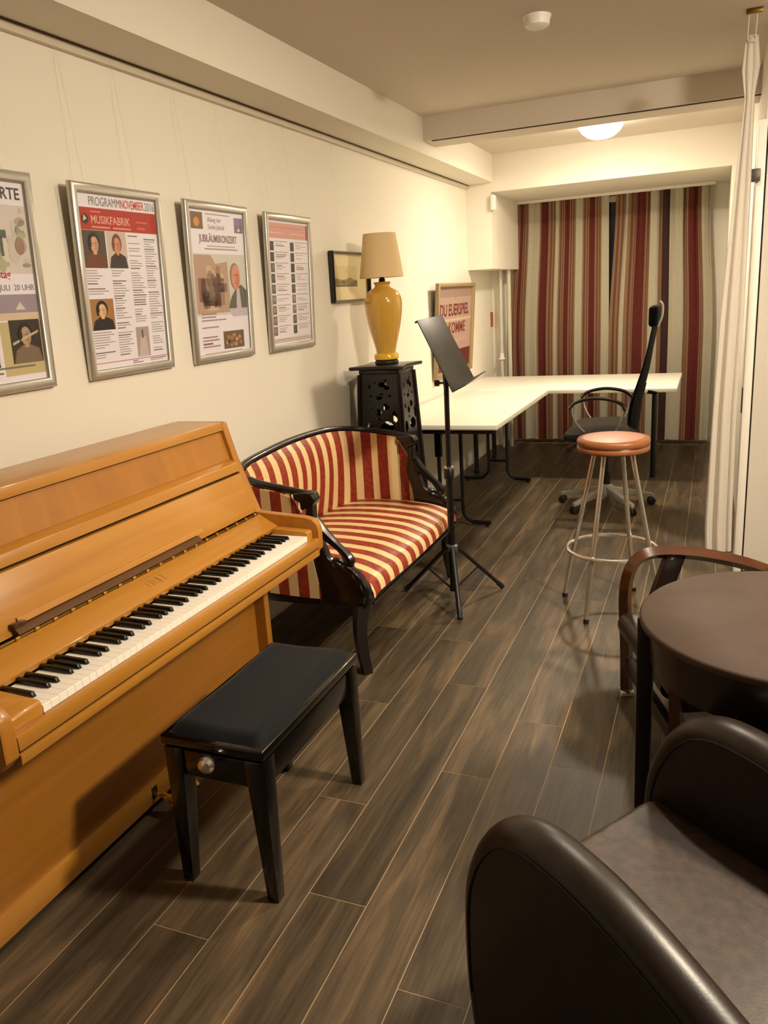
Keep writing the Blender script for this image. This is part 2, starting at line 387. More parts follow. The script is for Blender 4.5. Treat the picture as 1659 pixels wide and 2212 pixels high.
single('red_sticker', MB().box(0.0, 0.003, 7.60, 7.69, 1.17, 1.31), mat('red_notice', (176, 92, 70), 0.6), 'small red notice stuck on the wall under the boxed pier', 'notice', origin=(0, 7.645, 1.17))
sd = empty('smoke_detector', (1.258, 3.66, CZ), 'round white smoke detector on the ceiling', 'smoke detector')
part('base', MB().lathe([(0.055, -0.012), (0.058, 0)], (1.258, 3.66, CZ), 28), M_PLASTIC, sd)
part('cover', MB().lathe([(0.0, -0.044), (0.038, -0.044), (0.05, -0.036), (0.053, -0.012)], (1.258, 3.66, CZ), 28), M_PLASTIC, sd)

# far ceiling lamp: glowing glass dome
def dome_lamp(x, y, label, strength):
    r_ = empty('dome_ceiling_lamp', (x, y, CZ), label, 'ceiling lamp', 'glass dome ceiling lamps')
    part('mount', MB().lathe([(0.15, -0.022), (0.155, -0.004), (0.155, 0)], (x, y, CZ), 36), M_WHITE, r_)
    dome = MB().lathe([(0.066, -0.117), (0.09, -0.108), (0.125, -0.082), (0.146, -0.05), (0.15, -0.0225)], (x, y, CZ), 36)
    dome.lathe([(0.0, -0.125), (0.03, -0.1235), (0.066, -0.117)], (x, y, CZ), 36, mi=1)
    part('glass_dome', dome, [emitter('glowing_opal_glass', WARM, strength[0]), emitter('glowing_opal_hotspot', WARM, strength[1])], r_)
dome_lamp(1.215, 6.03, 'glowing white glass dome lamp on the far ceiling', FAR_DOME_STRENGTH)
dome_lamp(3.35, 2.05, 'glowing white glass dome lamp above the brown seating', NEAR_DOME_STRENGTH)
# recessed downlights over the seating area
for i, ((x, y), watt) in enumerate(DOWNLIGHTS):
    dl = empty('recessed_downlight', (x, y, CZ), 'round recessed ceiling spot above the walkway by the settee', 'ceiling spot')
    part('ring', MB().lathe([(0.07, -0.012), (0.09, -0.01), (0.095, 0)], (x, y, CZ), 28), M_WHITE, dl)
    part('lens', MB().lathe([(0.0, -0.014), (0.068, -0.014), (0.069, -0.0125)], (x, y, CZ), 28), emitter('spot_lens', WARM, 6.0), dl)
    ld = bpy.data.lights.new('spot_light', 'AREA'); ld.shape = 'DISK'; ld.size = 0.13; ld.energy = watt; ld.color = WARM
    lo = bpy.data.objects.new('spot_light', ld); COL.objects.link(lo); lo.parent = dl; lo.location = (0, 0, -0.02)

# ------------------------------------------------------------------ curtains
def curtain_panel(name, label, stripes, xt0, xt1, xb0, xb1, zt, zb, y, waves, amp, seed, edge_pinch=0.0):
    """stripes: list of (material index, width); columns follow the stripes"""
    tot = sum(wd for _, wd in stripes); us = [0.0]; mi = []
    for k, wd in stripes:
        n = max(1, int(round(wd / tot * 90)))
        for _ in range(n): us.append(us[-1] + wd / tot / n); mi.append(k)
    nv = 14; mb = MB(); rnd = random.Random(seed); ph = rnd.random() * 6
    for sgn in (0, 1):
        b = len(mb.v)
        for u in us:
            for j in range(nv + 1):
                v = j / nv; z = zt + (zb - zt) * v
                q = min(1.0, v * 1.7); sag = q * q * (3 - 2 * q)
                x = (xt0 + (xt1 - xt0) * u) * (1 - sag) + (xb0 + (xb1 - xb0) * u) * sag
                a = amp * (0.55 + 0.45 * math.sin(3.1 * v + ph))
                fold = math.sin(u * waves * 2 * math.pi + ph + 0.5 * math.sin(2.2 * v + u * 5)) + 0.35 * math.sin(u * waves * 4.7 * math.pi + 1.3 * ph)
                x += 0.35 * amp * math.cos(u * waves * 2 * math.pi + ph + 0.4 * v) * 0.6
                mb.v.append((x, y + a * fold * 0.62 - 0.004 * sgn, z))
        for i in range(len(us) - 1):
            for j in range(nv):
                a = b + i * (nv + 1) + j
                mb.face([a, a + nv + 1, a + nv + 2, a + 1], mi[i])
    mb.smooth = True
    ox = (xb0 + xb1) / 2
    return single(name, mb, [C_RED, C_CREAM, C_TAN, C_BROWN, C_DARK], label, 'curtain', 'striped window curtains', origin=(ox, y, zb), sharp=80)
R, Cc, T, Bn, D = 0, 1, 2, 3, 4
def tl(wd): return [(T, wd * .3), (Bn, wd * .2), (T, wd * .2), (Bn, wd * .12), (T, wd * .18)]
left_st = tl(22) + [(R, 24)] + tl(28) + [(Cc, 62)] + [(T, 6), (R, 46)] + tl(30) + [(Cc, 28)] + tl(24) + [(R, 28)] + tl(32) + [(Cc, 42)] + tl(26) + [(R, 38)] + tl(26) + [(Cc, 46)]
right_st = tl(42) + [(Cc, 28)] + tl(42) + [(R, 46)] + tl(36) + [(Cc, 36)] + tl(28) + [(D, 28)] + [(Cc, 72)] + tl(34) + [(R, 52)] + tl(16) + [(Cc, 46)]
curtain_panel('striped_curtain', 'red, cream and tan striped curtain hanging left of the window gap', left_st, 0.20, 1.065, 0.13, 1.075, 2.275, 0.035, 7.885, 8, 0.042, 5)
curtain_panel('striped_curtain', 'red, cream and tan striped curtain hanging right of the window gap', right_st, 1.125, 1.915, 1.075, 1.985, 2.275, 0.035, 7.89, 8, 0.042, 11)
cr = empty('curtain_rail', (1.06, 7.87, 2.28), 'slim pale curtain rail at the top of the window recess', 'curtain rail')
part('rail', MB().box(0.19, 1.95, 7.845, 7.89, 2.276, 2.298), M_TRIM, cr)
part('front_lip', MB().box(0.19, 1.95, 7.838, 7.845, 2.272, 2.298), M_WHITE, cr)

sc_ = empty('sheer_curtain', (2.06, 4.2, 0.13), 'gathered white sheer curtain hanging from the ceiling by the door', 'curtain')
def sheer(u, v):
    prof = [(0.0, 2.064, 2.108), (0.05, 2.055, 2.122), (0.1, 2.072, 2.106), (0.25, 2.048, 2.112), (0.5, 2.014, 2.116), (0.7, 2.000, 2.106), (0.94, 1.990, 2.112), (1.0, 1.997, 2.116)]
    for (a, l0, r0), (b, l1, r1) in zip(prof, prof[1:]):
        if a <= v <= b + 1e-9:
            t = (v - a) / (b - a); l = l0 + (l1 - l0) * t; r = r0 + (r1 - r0) * t; break
    z = 2.50 + (0.155 - 2.50) * v - 0.012 * math.sin(u * 9)
    am = 0.012 + 0.028 * v
    an = u * 2 * math.pi
    x = (l + r) / 2 - (r - l) / 2 * math.cos(an)
    y = 4.19 + am * math.sin(an) + 0.012 * math.sin(an * 6 + 2 * v) * (0.4 + v)
    x += 0.004 * math.sin(an * 7 + 3 * v)
    return (x, y, z)
part('cloth', MB().grid(sheer, 84, 40), M_SHEER, sc_, sharp=80)
for x, y in ((2.068, 4.10), (2.10, 4.105)):
    part('cord', MB().tube([(x, y, CZ - 0.02), (x - 0.002, 4.16, 2.49)], 0.0025, 6), M_TRIM, sc_)
part('ceiling_bracket', MB().box(2.055, 2.12, 4.085, 4.105, CZ - 0.018, CZ), M_AGEBRASS, sc_, bevel=0.003)
part('knot', MB().lathe([(0.0, -0.02), (0.02, -0.014), (0.026, 0), (0.02, 0.014), (0.0, 0.02)], (2.086, 4.185, 2.495), 14), M_SHEER, sc_)

# ------------------------------------------------------------------ framed posters
POSTER_R = Matrix(((0, 0, 1), (1, 0, 0), (0, 1, 0)))     # picture x -> room depth, picture y -> up, picture z -> out of the wall
def frame_mb(wd, ht, pw, dp, prof=None):
    """mitred frame, outer size wd x ht, lower-left corner at the origin"""
    pr = prof or [(0, 0), (0, dp * .62), (pw * .2, dp * .9), (pw * .5, dp), (pw * .8, dp * .88), (pw, dp * .55), (pw, 0)]
    mb = MB(); loops = []
    for a, h in pr:
        loops.append([(a, a, h), (wd - a, a, h), (wd - a, ht - a, h), (a, ht - a, h)])
    b = 0
    for lp in loops: mb.v += lp
    n = len(pr)
    for i in range(n):
        j = (i + 1) % n
        for q in range(4):
            q2 = (q + 1) % 4; mb.face([i * 4 + q, i * 4 + q2, j * 4 + q2, j * 4 + q])
    mb.smooth = True
    return mb
def picture(name, label, cat, group, y0, z0, wd, ht, pw, dp, fmat, paper, lean=0.0, off=0.004, roll=0.0, wires=(), wire_top=2.36):
    r = bpy.data.objects.new(name, None); COL.objects.link(r); tag(r, label, cat, group); r.empty_display_size = 0.1
    rot = (Matrix.Rotation(roll, 3, 'X') @ POSTER_R @ Matrix.Rotation(lean, 3, 'X'))
    r.matrix_world = Matrix.Translation((off, y0, z0)) @ rot.to_4x4()
    r.location = (off, y0, z0); r.rotation_euler = rot.to_euler()
    part('frame', frame_mb(wd, ht, pw, dp), fmat, r, local=True, sharp=50)
    part('backing', MB().box(pw * .3, wd - pw * .3, pw * .3, ht - pw * .3, 0.001, 0.004), M_DARKFRAME, r, local=True)
    sh = part('sheet', MB().box(pw * .8, wd - pw * .8, pw * .8, ht - pw * .8, 0.004, 0.0055), paper, r, local=True)
    inv = root_matrix(r).inverted()
    for yy in wires:
        a = inv @ Vector((0.012, yy, wire_top)); b = inv @ Vector((0.012 + off + (math.sin(lean) * ht if lean else 0), yy, z0 + ht - 0.004))
        part('hanging_wire', MB().tube([a, b], 0.0006, 5), M_WIRE, r, local=True)
    return r
class Print:
    """flat print: coloured shapes laid on a sheet, in picture metres"""
    def __init__(s): s.mb = MB(); s.mats = []; s.z = 0.0056
    def mi(s, rgb):
        mt = mat('print_%d_%d_%d' % rgb, rgb, 0.45)
        if mt not in s.mats: s.mats.append(mt)
        return s.mats.index(mt)
    def rect(s, x0, y0, x1, y1, rgb, lv=0): s.mb.quad([(x0, y0, s.z + lv * .0002), (x1, y0, s.z + lv * .0002), (x1, y1, s.z + lv * .0002), (x0, y1, s.z + lv * .0002)], s.mi(rgb))
    def poly(s, pts, rgb, lv=1): s.mb.quad([(x, y, s.z + lv * .0002) for x, y in pts], s.mi(rgb))
    def oval(s, cx, cy, rx, ry, rgb, lv=2, n=16): s.poly([(cx + rx * math.cos(2 * math.pi * i / n), cy + ry * math.sin(2 * math.pi * i / n)) for i in range(n)], rgb, lv)
    def lines(s, x0, x1, y0, y1, step, rgb, rnd, th=.35, lv=0):
        y = y1
        while y - step > y0:
            if rnd.random() > .14:
                bold = rnd.random() < .2
                s.rect(x0, y - step * (th + (.15 if bold else 0)), x0 + (x1 - x0) * rnd.uniform(.45, 1), y, tuple(int(c * (.8 if bold else 1)) for c in rgb), lv)
            y -= step
    def text(s, t, x, y, size, rgb, align='LEFT', bold=0.0, sx=1.0, lv=3, fit=None):
        mb = text_mb(t, size, align, bold, sx)
        if fit:
            xs = [v[0] for v in mb.v]; k = fit / (max(xs) - min(xs)); mb.v = [(v[0] * k, v[1], v[2]) for v in mb.v]
        add_mb(s.mb, mb, (x, y, s.z + lv * .0002), s.mi(rgb))
    def portrait(s, x0, y0, x1, y1, bg, hair, skin, cloth, lv=1):
        wd, ht = x1 - x0, y1 - y0; cx = (x0 + x1) / 2
        s.rect(x0, y0, x1, y1, bg, lv)
        s.poly([(x0 + wd * .04, y0), (x1 - wd * .02, y0), (x1 - wd * .1, y0 + ht * .32), (cx + wd * .12, y0 + ht * .42), (cx - wd * .12, y0 + ht * .42), (x0 + wd * .14, y0 + ht * .3)], cloth, lv + 1)
        s.oval(cx, y0 + ht * .68, wd * .24, ht * .27, hair, lv + 2); s.rect(cx - wd * .07, y0 + ht * .36, cx + wd * .07, y0 + ht * .5, skin, lv + 3)
        s.oval(cx, y0 + ht * .62, wd * .17, ht * .22, skin, lv + 4)
        s.oval(cx + wd * .07, y0 + ht * .60, wd * .07, ht * .15, tuple(int(c * .88) for c in skin), lv + 5); s.rect(cx - wd * .10, y0 + ht * .645, cx + wd * .10, y0 + ht * .665, tuple(int(c * .72) for c in skin), lv + 6)
        s.rect(cx - wd * .05, y0 + ht * .51, cx + wd * .05, y0 + ht * .522, tuple(int(c * .75) for c in skin), lv + 6)
        s.poly([(cx - wd * .22, y0 + ht * .45), (cx - wd * .26, y0 + ht * .7), (cx - wd * .13, y0 + ht * .9), (cx - wd * .12, y0 + ht * .6)], hair, lv + 7)
    def build(s, root): part('print', s.mb, s.mats, root, local=True)
INK = (150, 140, 138)
WD, HT, PF = 0.466, 0.642, 0.032
GRP = 'silver framed concert posters on the long wall'
def poster_yz(i): return [(1.528, 1.305), (2.155, 1.302), (2.767, 1.296), (3.387, 1.29)][i]
rnd = random.Random(2)
# poster with the churches and the harlequin photograph, cut by the left edge of the picture
y0, z0 = poster_yz(0)
r = picture('poster_frame', 'silver framed poster cut off by the left edge of the picture', 'poster', GRP, y0, z0, WD, HT, PF, 0.02, M_SILVER, M_PAPER, 0.05, wires=(y0 + .1, y0 + .36))
P = Print()
P.rect(.04, .35, .435, .545, (206, 196, 190)); P.poly([(.04, .40), (.10, .52), (.2, .545), (.30, .50), (.30, .38), (.04, .36)], (222, 212, 204), 1)
for i in range(26):
    x = .27 + rnd.random() * .15; y = .37 + rnd.random() * .17; P.oval(x, y, .006 + rnd.random() * .016, .006 + rnd.random() * .02, rnd.choice([(170, 172, 140), (186, 182, 160), (150, 148, 128), (178, 160, 146), (196, 190, 176)]), 2 + i % 3)
P.rect(.322, .40, .332, .455, (84, 96, 84), 6); P.rect(.305, .452, .348, .474, (84, 96, 84), 6); P.poly([(.255, .40), (.267, .40), (.25, .45), (.243, .45)], (96, 104, 94), 6); P.oval(.395, .43, .018, .026, (150, 122, 106), 6)
P.text('KONZERTE', .42, .562, .046, (74, 68, 66), 'RIGHT', .0008, .95); P.text('Sommerreihe', .34, .53, .028, (120, 100, 128), 'RIGHT', lv=6)
P.text('Samstag', .345, .338, .032, (178, 60, 44), 'RIGHT', .0006); P.text('A, 7. JULI  20 UHR', .43, .302, .024, (110, 110, 104), 'RIGHT')
P.rect(.04, .235, .435, .29, (150, 136, 150)); P.poly([(.345, .245), (.365, .268), (.385, .245)], (206, 196, 190), 2); P.rect(.04, .215, .435, .236, (206, 186, 160), 1)
for i in range(3): P.rect(.1, .24 + i * .015, .28, .247 + i * .015, (176, 120, 116), 2)
P.rect(.275, .05, .435, .21, (190, 176, 128)); P.portrait(.31, .085, .43, .215, (52, 44, 36), (30, 25, 22), (176, 146, 118), (120, 100, 82), 2)
P.poly([(.315, .14), (.42, .175), (.42, .182), (.315, .148)], (190, 170, 140), 9); P.portrait(.16, .08, .262, .2, (206, 196, 194), (60, 46, 40), (170, 130, 104), (46, 42, 44), 2)
P.lines(.06, .42, .04, .078, .014, (120, 112, 100), rnd, .4, 2)
P.build(r)
# november programme
y0, z0 = poster_yz(1)
r = picture('poster_frame', 'silver framed programme poster with a red banner and three portraits', 'poster', GRP, y0, z0, WD, HT, PF, 0.02, M_SILVER, M_PAPER, 0.05, wires=(y0 + .07, y0 + .33))
P = Print()
P.text('PROGRAMM', .086, .574, .040, (128, 122, 116), fit=.156); P.text('NOVEMBER', .246, .574, .040, (196, 72, 56), 'LEFT', .0004, fit=.126); P.text('2016', .376, .574, .040, (128, 122, 116), fit=.054)
P.rect(.032, .495, .434, .566, (172, 52, 40)); P.oval(.062, .53, .017, .017, (60, 52, 46), 2); P.poly([(.052, .522), (.070, .53), (.056, .543)], (206, 196, 186), 4)
P.text('MUSIKFABRIK', .088, .517, .036, (222, 160, 146), 'LEFT', .0008, .78, 3, fit=.20); P.rect(.09, .552, .14, .556, (214, 140, 124), 3); P.rect(.09, .502, .18, .508, (214, 140, 124), 3); P.rect(.195, .502, .29, .508, (214, 140, 124), 3); P.rect(.32, .528, .385, .534, (206, 96, 70), 3); P.rect(.325, .506, .37, .514, (206, 96, 70), 3)
P.portrait(.036, .372, .15, .494, (78, 70, 58), (48, 40, 32), (206, 160, 128), (108, 62, 44)); P.portrait(.156, .372, .258, .494, (196, 180, 168), (120, 76, 50), (206, 140, 108), (58, 48, 46))
P.portrait(.036, .165, .156, .27, (158, 112, 66), (24, 20, 18), (222, 178, 138), (30, 25, 24)); P.rect(.262, .058, .335, .165, (168, 150, 146), 1); P.poly([(.27, .058), (.325, .058), (.315, .13), (.285, .13)], (190, 176, 172), 2); P.rect(.293, .125, .303, .155, (110, 96, 94), 3)
for (xa, xb, ya, yb) in ((.04, .145, .275, .365), (.165, .25, .06, .365), (.268, .345, .17, .485), (.355, .43, .06, .485), (.04, .145, .06, .158)): P.lines(xa, xb, ya, yb, .0085, INK, rnd)
P.rect(.034, .051, .434, .0535, (178, 90, 80), 1); P.lines(.085, .2, .032, .048, .008, INK, rnd); P.lines(.23, .29, .03, .048, .007, INK, rnd); P.lines(.33, .43, .03, .048, .007, INK, rnd)
P.build(r)
# jubilee concert
y0, z0 = poster_yz(2)
r = picture('poster_frame', 'silver framed jubilee concert poster with a man in a grey suit', 'poster', GRP, y0, z0, WD, HT, PF, 0.02, M_SILVER, M_PAPER, 0.05, wires=(y0 + .06, y0 + .34))
P = Print()
P.rect(.045, .535, .13, .60, (120, 92, 72)); P.oval(.085, .562, .02, .018, (206, 140, 76), 2); P.rect(.365, .53, .432, .592, (128, 110, 122)); P.rect(.365, .562, .432, .592, (136, 116, 160), 1); P.poly([(.385, .538), (.40, .552), (.415, .538)], (214, 204, 200), 2)
P.rect(.15, .594, .33, .598, INK); P.text('Klang der', .165, .566, .026, (150, 132, 134)); P.text('Sankt Jakob', .165, .538, .026, (150, 132, 134))
P.text('JUBIL\u00c4UMSKONZERT', .238, .487, .040, (142, 110, 118), 'CENTER', .0010, fit=.285); P.rect(.15, .468, .36, .473, (176, 162, 160)); P.rect(.13, .456, .38, .462, (160, 146, 150))
P.rect(.045, .19, .432, .44, (200, 198, 190)); P.poly([(.045, .2), (.045, .435), (.17, .435), (.2, .40), (.29, .41), (.3, .2)], (176, 148, 128), 1)
for i in range(16): P.rect(.06 + rnd.random() * .17, .21 + rnd.random() * .19, .1 + rnd.random() * .19, .216 + rnd.random() * .2, rnd.choice([(150, 118, 100), (196, 170, 146), (130, 100, 92)]), 2)
P.poly([(.28, .215), (.432, .215), (.432, .29), (.39, .315), (.35, .30), (.31, .265)], (96, 92, 84), 3); P.poly([(.345, .215), (.385, .215), (.375, .30), (.352, .30)], (186, 178, 190), 4); P.oval(.346, .350, .040, .056, (150, 118, 96), 5); P.oval(.352, .346, .034, .052, (204, 142, 114), 6); P.oval(.362, .335, .018, .034, (190, 122, 96), 7); P.rect(.33, .352, .375, .357, (150, 104, 84), 8); P.rect(.340, .318, .366, .322, (160, 100, 84), 8)
P.poly([(.28, .215), (.432, .215), (.432, .18), (.31, .18)], (190, 180, 190), 2)
for ya, yb, xb in ((.15, .20, .30), (.12, .145, .34)): P.lines(.07, xb, ya, yb, .013, (158, 126, 132), rnd, .4, 4)
P.lines(.07, .2, .05, .105, .013, (158, 120, 132), rnd, .45); P.rect(.225, .045, .39, .12, (110, 86, 64), 1)
for i in range(14): P.oval(.235 + rnd.random() * .145, .055 + rnd.random() * .055, .007 + rnd.random() * .008, .009, rnd.choice([(196, 140, 104), (60, 48, 40), (150, 120, 86)]), 2 + i % 3)
P.rect(.08, .031, .37, .036, (176, 160, 162))
P.build(r)
# monthly list
y0, z0 = poster_yz(3)
r = picture('poster_frame', 'silver framed poster with a pale pink header and rows of tiny photos', 'poster', GRP, y0, z0, WD, HT, PF, 0.02, M_SILVER, M_PAPER, 0.05, wires=(y0 + .06, y0 + .3))
P = Print()
P.rect(.035, .53, .43, .60, (206, 150, 138)); P.rect(.05, .578, .41, .581, (190, 120, 112), 1); P.rect(.05, .552, .2, .556, (226, 184, 172), 1); P.rect(.25, .552, .41, .556, (226, 184, 172), 1); P.rect(.415, .53, .432, .60, (150, 84, 76), 1)
for i in range(9):
    zt = .515 - i * .0495
    for cx in (.045, .245):
        c = rnd.choice([(96, 90, 80), (128, 100, 96), (80, 76, 66), (120, 112, 100), (60, 52, 46)])
        P.rect(cx, zt - .042, cx + .038, zt, c, 1); P.oval(cx + .019, zt - .018, .009, .012, tuple(int(v * 1.35) for v in c), 2); P.rect(cx + .045, zt - .001, cx + .175, zt + .003, (190, 150, 140), 1)
        P.lines(cx + .055, cx + .165, zt - .042, zt - .008, .0085, (180, 168, 160), rnd, .45)
P.rect(.04, .04, .43, .06, (196, 184, 176)); P.lines(.06, .3, .042, .058, .008, (160, 150, 144), rnd, .4, 1)
P.build(r)
# framed etching half hidden by the lamp
r = picture('framed_etching', 'small landscape drawing in a thin dark frame behind the lamp', 'picture', None, 4.115, 1.502, 0.52, 0.278, 0.012, 0.03, M_DARKFRAME, mat('aged_paper', (228, 212, 166), 0.7), 0.02, wires=(4.24,))
P = Print(); P.rect(.05, .09, .36, .20, (216, 198, 150)); P.rect(.05, .085, .36, .094, (112, 98, 60), 1)
P.poly([(.05, .094), (.05, .135), (.10, .128), (.15, .122), (.2, .126), (.26, .138), (.30, .126), (.36, .112), (.36, .094)], (156, 136, 90), 1)
for i in range(14):
    x = .06 + .022 * i; P.oval(x, .102 + rnd.random() * .012, .011, .006 + rnd.random() * .008, rnd.choice([(100, 90, 50), (120, 104, 64), (140, 124, 80)]), 2)
P.poly([(.2, .165), (.21, .178), (.222, .186), (.215, .176), (.206, .166)], (150, 130, 90), 2); P.build(r)
# big poster in a pale frame behind the music stand
r = picture('framed_poster', 'red lettered poster in a pale frame behind the music stand', 'poster', None, 5.80, 0.862, 0.99, 0.728, 0.03, 0.035, mat('pale_frame', (150, 128, 92), 0.5), mat('poster_sheet_tan', (172, 146, 134), 0.4), 0.075, off=0.006)
P = Print(); P.rect(.03, .62, .96, .70, (150, 126, 112)); P.text('DU EUERSPIEL', .495, .48, .125, (112, 40, 34), 'CENTER', .003, 1.0); P.text('KOMME', .56, .34, .12, (124, 54, 44), 'CENTER', .003, 1.1)
P.rect(.49, .60, .51, .67, (160, 104, 70), 1); P.rect(.25, .26, .9, .29, (186, 150, 140), 1); P.rect(.03, .05, .96, .20, (96, 28, 22), 1); P.rect(.03, .435, .96, .455, (190, 172, 144), 1); P.lines(.3, .9, .205, .26, .02, (176, 140, 130), rnd); P.oval(.2, .12, .06, .04, (206, 110, 80), 2)
P.build(r)

# ------------------------------------------------------------------ piano
YL, YR = 0.985, 2.425; YI0, YI1 = 1.022, 2.390
pn = empty('upright_piano', (0.3, 1.7, 0), 'honey coloured upright piano with open keyboard against the wall', 'piano')
SIDE = [(0.145, 0.03), (0.145, 1.118), (0.358, 1.118), (0.394, 0.985), (0.468, 0.788), (0.66, 0.776), (0.69, 0.77), (0.708, 0.753), (0.714, 0.73), (0.712, 0.66), (0.69, 0.637), (0.48, 0.60), (0.457, 0.585), (0.457, 0.03)]
part('side_panel', MB().prism(SIDE, 'y', YI1, YR), M_OAKV, pn, bevel=0.004)
part('side_panel', MB().prism(SIDE, 'y', YL, YI0), M_OAKV, pn, bevel=0.004)
part('lid', MB().prism([(0.147, 1.09), (0.147, 1.1195), (0.357, 1.1195), (0.3645, 1.09)], 'y', YI0, YI1), M_OAK, pn, bevel=0.0015)
part('upper_panel', MB().prism([(0.20, 1.086), (0.351, 1.086), (0.379, 0.985), (0.20, 0.985)], 'y', YI0, YI1), wood('honey_oak_panel', (164, 106, 34), (178, 118, 42), 'Z', 2, 0.35, 0.2), pn)
part('lid_seam', MB().box(0.2, 0.3535, YI0, YI1, 1.086, 1.09), M_BLACK, pn)
part('rail_moulding', MB().prism([(0.25, 0.9845), (0.380, 0.9845), (0.409, 0.973), (0.419, 0.943), (0.25, 0.943)], 'y', YI0, YI1), M_OAK, pn, bevel=0.002)
part('shadow_gap', MB().box(0.25, 0.402, YI0, YI1, 0.933, 0.943), M_BLACK, pn)
fb = part('fallboard', MB().prism([(0.38, 0.932), (0.415, 0.932), (0.470, 0.793), (0.44, 0.785)], 'y', YI0, YI1), M_OAK, pn, bevel=0.0015)
part('music_ledge', MB().prism([(0.463, 0.810), (0.476, 0.812), (0.4905, 0.797), (0.476, 0.7905)], 'y', 1.265, 2.02), wood('ledge_oak', (84, 52, 18), (98, 62, 24), 'Y', 3, 0.6, 0.0, 0.25), fb, bevel=0.0015)
part('ledge_lip', MB().prism([(0.4565, 0.827), (0.461, 0.8275), (0.468, 0.8125), (0.463, 0.811)], 'y', 1.29, 2.06), M_OAK, fb)
part('end_cap', MB().box(0.460, 0.482, 1.262, 1.300, 0.812, 0.822), M_BENT, fb, bevel=0.003)
hg = MB().tube([(0.478, YI0 + .01, 0.787), (0.478, YI1 - .01, 0.787)], 0.0045, 8); part('brass_hinge', hg, M_AGEBRASS, pn)
for i in range(22):
    y = YI0 + .06 + i * 0.0605
    part('hinge_knuckle', MB().tube([(0.479, y - .006, 0.788), (0.479, y + .006, 0.788)], 0.0062, 8), M_BRASS, pn)
fl = part('fall_flap', MB().prism([(0.462, 0.782), (0.4745, 0.784), (0.5505, 0.742), (0.545, 0.725), (0.462, 0.765)], 'y', YI0, YI1), M_OAK, pn, bevel=0.0015)
# faint maker's mark on the flap: short strokes
lg = MB(); n_ = Vector((0.042, 0, 0.076)).normalized(); t_ = Vector((0.076, 0, -0.042)).normalized()
for i, (a, b_, c_) in enumerate(((0.0, .25, .75), (.018, .1, .9), (.030, .2, .8), (.046, .1, .9), (.052, .1, .9), (.070, .05, .95), (.092, .45, .55))):
    y = 1.70 + a; p0 = Vector((0.4745, y, 0.784)) + t_ * (0.028 + .032 * b_) + n_ * 0.0006; p1 = Vector((0.4745, y + .004, 0.784)) + t_ * (0.028 + .032 * c_) + n_ * 0.0006
    lg.quad([p0, p1, p1 + Vector((0, .0035, 0)), p0 + Vector((0, .0035, 0))])
part('faded_lettering', lg, mat('faded_gilt', (150, 104, 42), 0.5), fl)
KZ = 0.7205; KX0, KX1 = 0.546, 0.690; K0, K1 = 1.118, 2.348
part('key_block', MB().prism([(0.545, 0.66), (0.545, 0.738), (0.56, 0.741), (0.683, 0.735), (0.690, 0.728), (0.690, 0.66)], 'y', YI0, K0 - 0.001), M_OAK, pn, bevel=0.003)
part('key_block', MB().prism([(0.545, 0.66), (0.545, 0.738), (0.56, 0.741), (0.683, 0.735), (0.690, 0.728), (0.690, 0.66)], 'y', K1 + 0.001, YI1), M_OAK, pn, bevel=0.003)
KW = (K1 - K0) / 52
wk = mesh_from(MB().box(KX0, KX1, 0.0002, KW - 0.0002, 0.702, KZ), M_IVORY, 'white_key', bevel=0.0006, segs=1)
bk = mesh_from(MB().hexa([(KX0, -0.0062, 0.712), (0.646, -0.0062, 0.712), (0.646, 0.0062, 0.712), (KX0, 0.0062, 0.712)], [(KX0, -0.0048, 0.7335), (0.638, -0.0046, 0.732), (0.638, 0.0046, 0.732), (KX0, 0.0048, 0.7335)]), M_EBONY, 'black_key', bevel=0.0015, segs=2)
pl = pn.location
def put(name, me, y):
    o = bpy.data.objects.new(name, me); COL.objects.link(o); o.parent = pn; o.location = (-pl.x, y - pl.y, -pl.z)
letters = ['A', 'B'] + list('CDEFGAB') * 7 + ['C']
for i in range(52):
    put('white_key', wk, K0 + i * KW)
    if i < 51 and letters[i] in 'CDFGA':
        d = {'C': -.0014, 'D': .0014, 'F': -.0018, 'G': 0, 'A': .0018}[letters[i]]
        put('black_key', bk, K0 + (i + 1) * KW + d)
part('key_felt', MB().box(0.545, 0.66, K0, K1, 0.69, 0.7015), M_BLACK, pn)
part('keyslip', MB().prism([(0.692, 0.670), (0.692, 0.7035), (0.7125, 0.7025), (0.7145, 0.670)], 'y', YI0, YI1), M_OAK, pn, bevel=0.0015)
part('keyslip_groove', MB().box(0.66, 0.706, YI0, YI1, 0.662, 0.670), mat('dark_oak_shadow', (40, 22, 6), 0.8), pn)
part('keybed', MB().prism([(0.43, 0.603), (0.43, 0.662), (0.714, 0.662), (0.712, 0.638), (0.66, 0.628), (0.47, 0.603)], 'y', YI0, YI1), M_OAK, pn, bevel=0.0015)
part('lower_panel', MB().box(0.395, 0.412, YI0, YI1, 0.10, 0.603), wood('honey_oak_lower', (156, 100, 30), (170, 112, 38), 'Y', 3, 0.35, 0.2), pn)
part('bottom_board', MB().box(0.38, 0.422, YI0, YI1, 0.026, 0.10), M_OAK, pn, bevel=0.002)
part('back_frame', MB().box(0.15, 0.19, YI0, YI1, 0.03, 1.085), M_OAKV, pn)
for s_ in (YL + .02, YR - .02): part('castor', MB().lathe([(0.014, 0.0), (0.018, .012), (0.014, .03)], (0.2, s_, 0), 12), M_BLKMET, pn)
for s_ in (YL + .02, YR - .02): part('castor', MB().lathe([(0.014, 0.0), (0.018, .012), (0.014, .03)], (0.41, s_, 0), 12), M_BLKMET, pn)
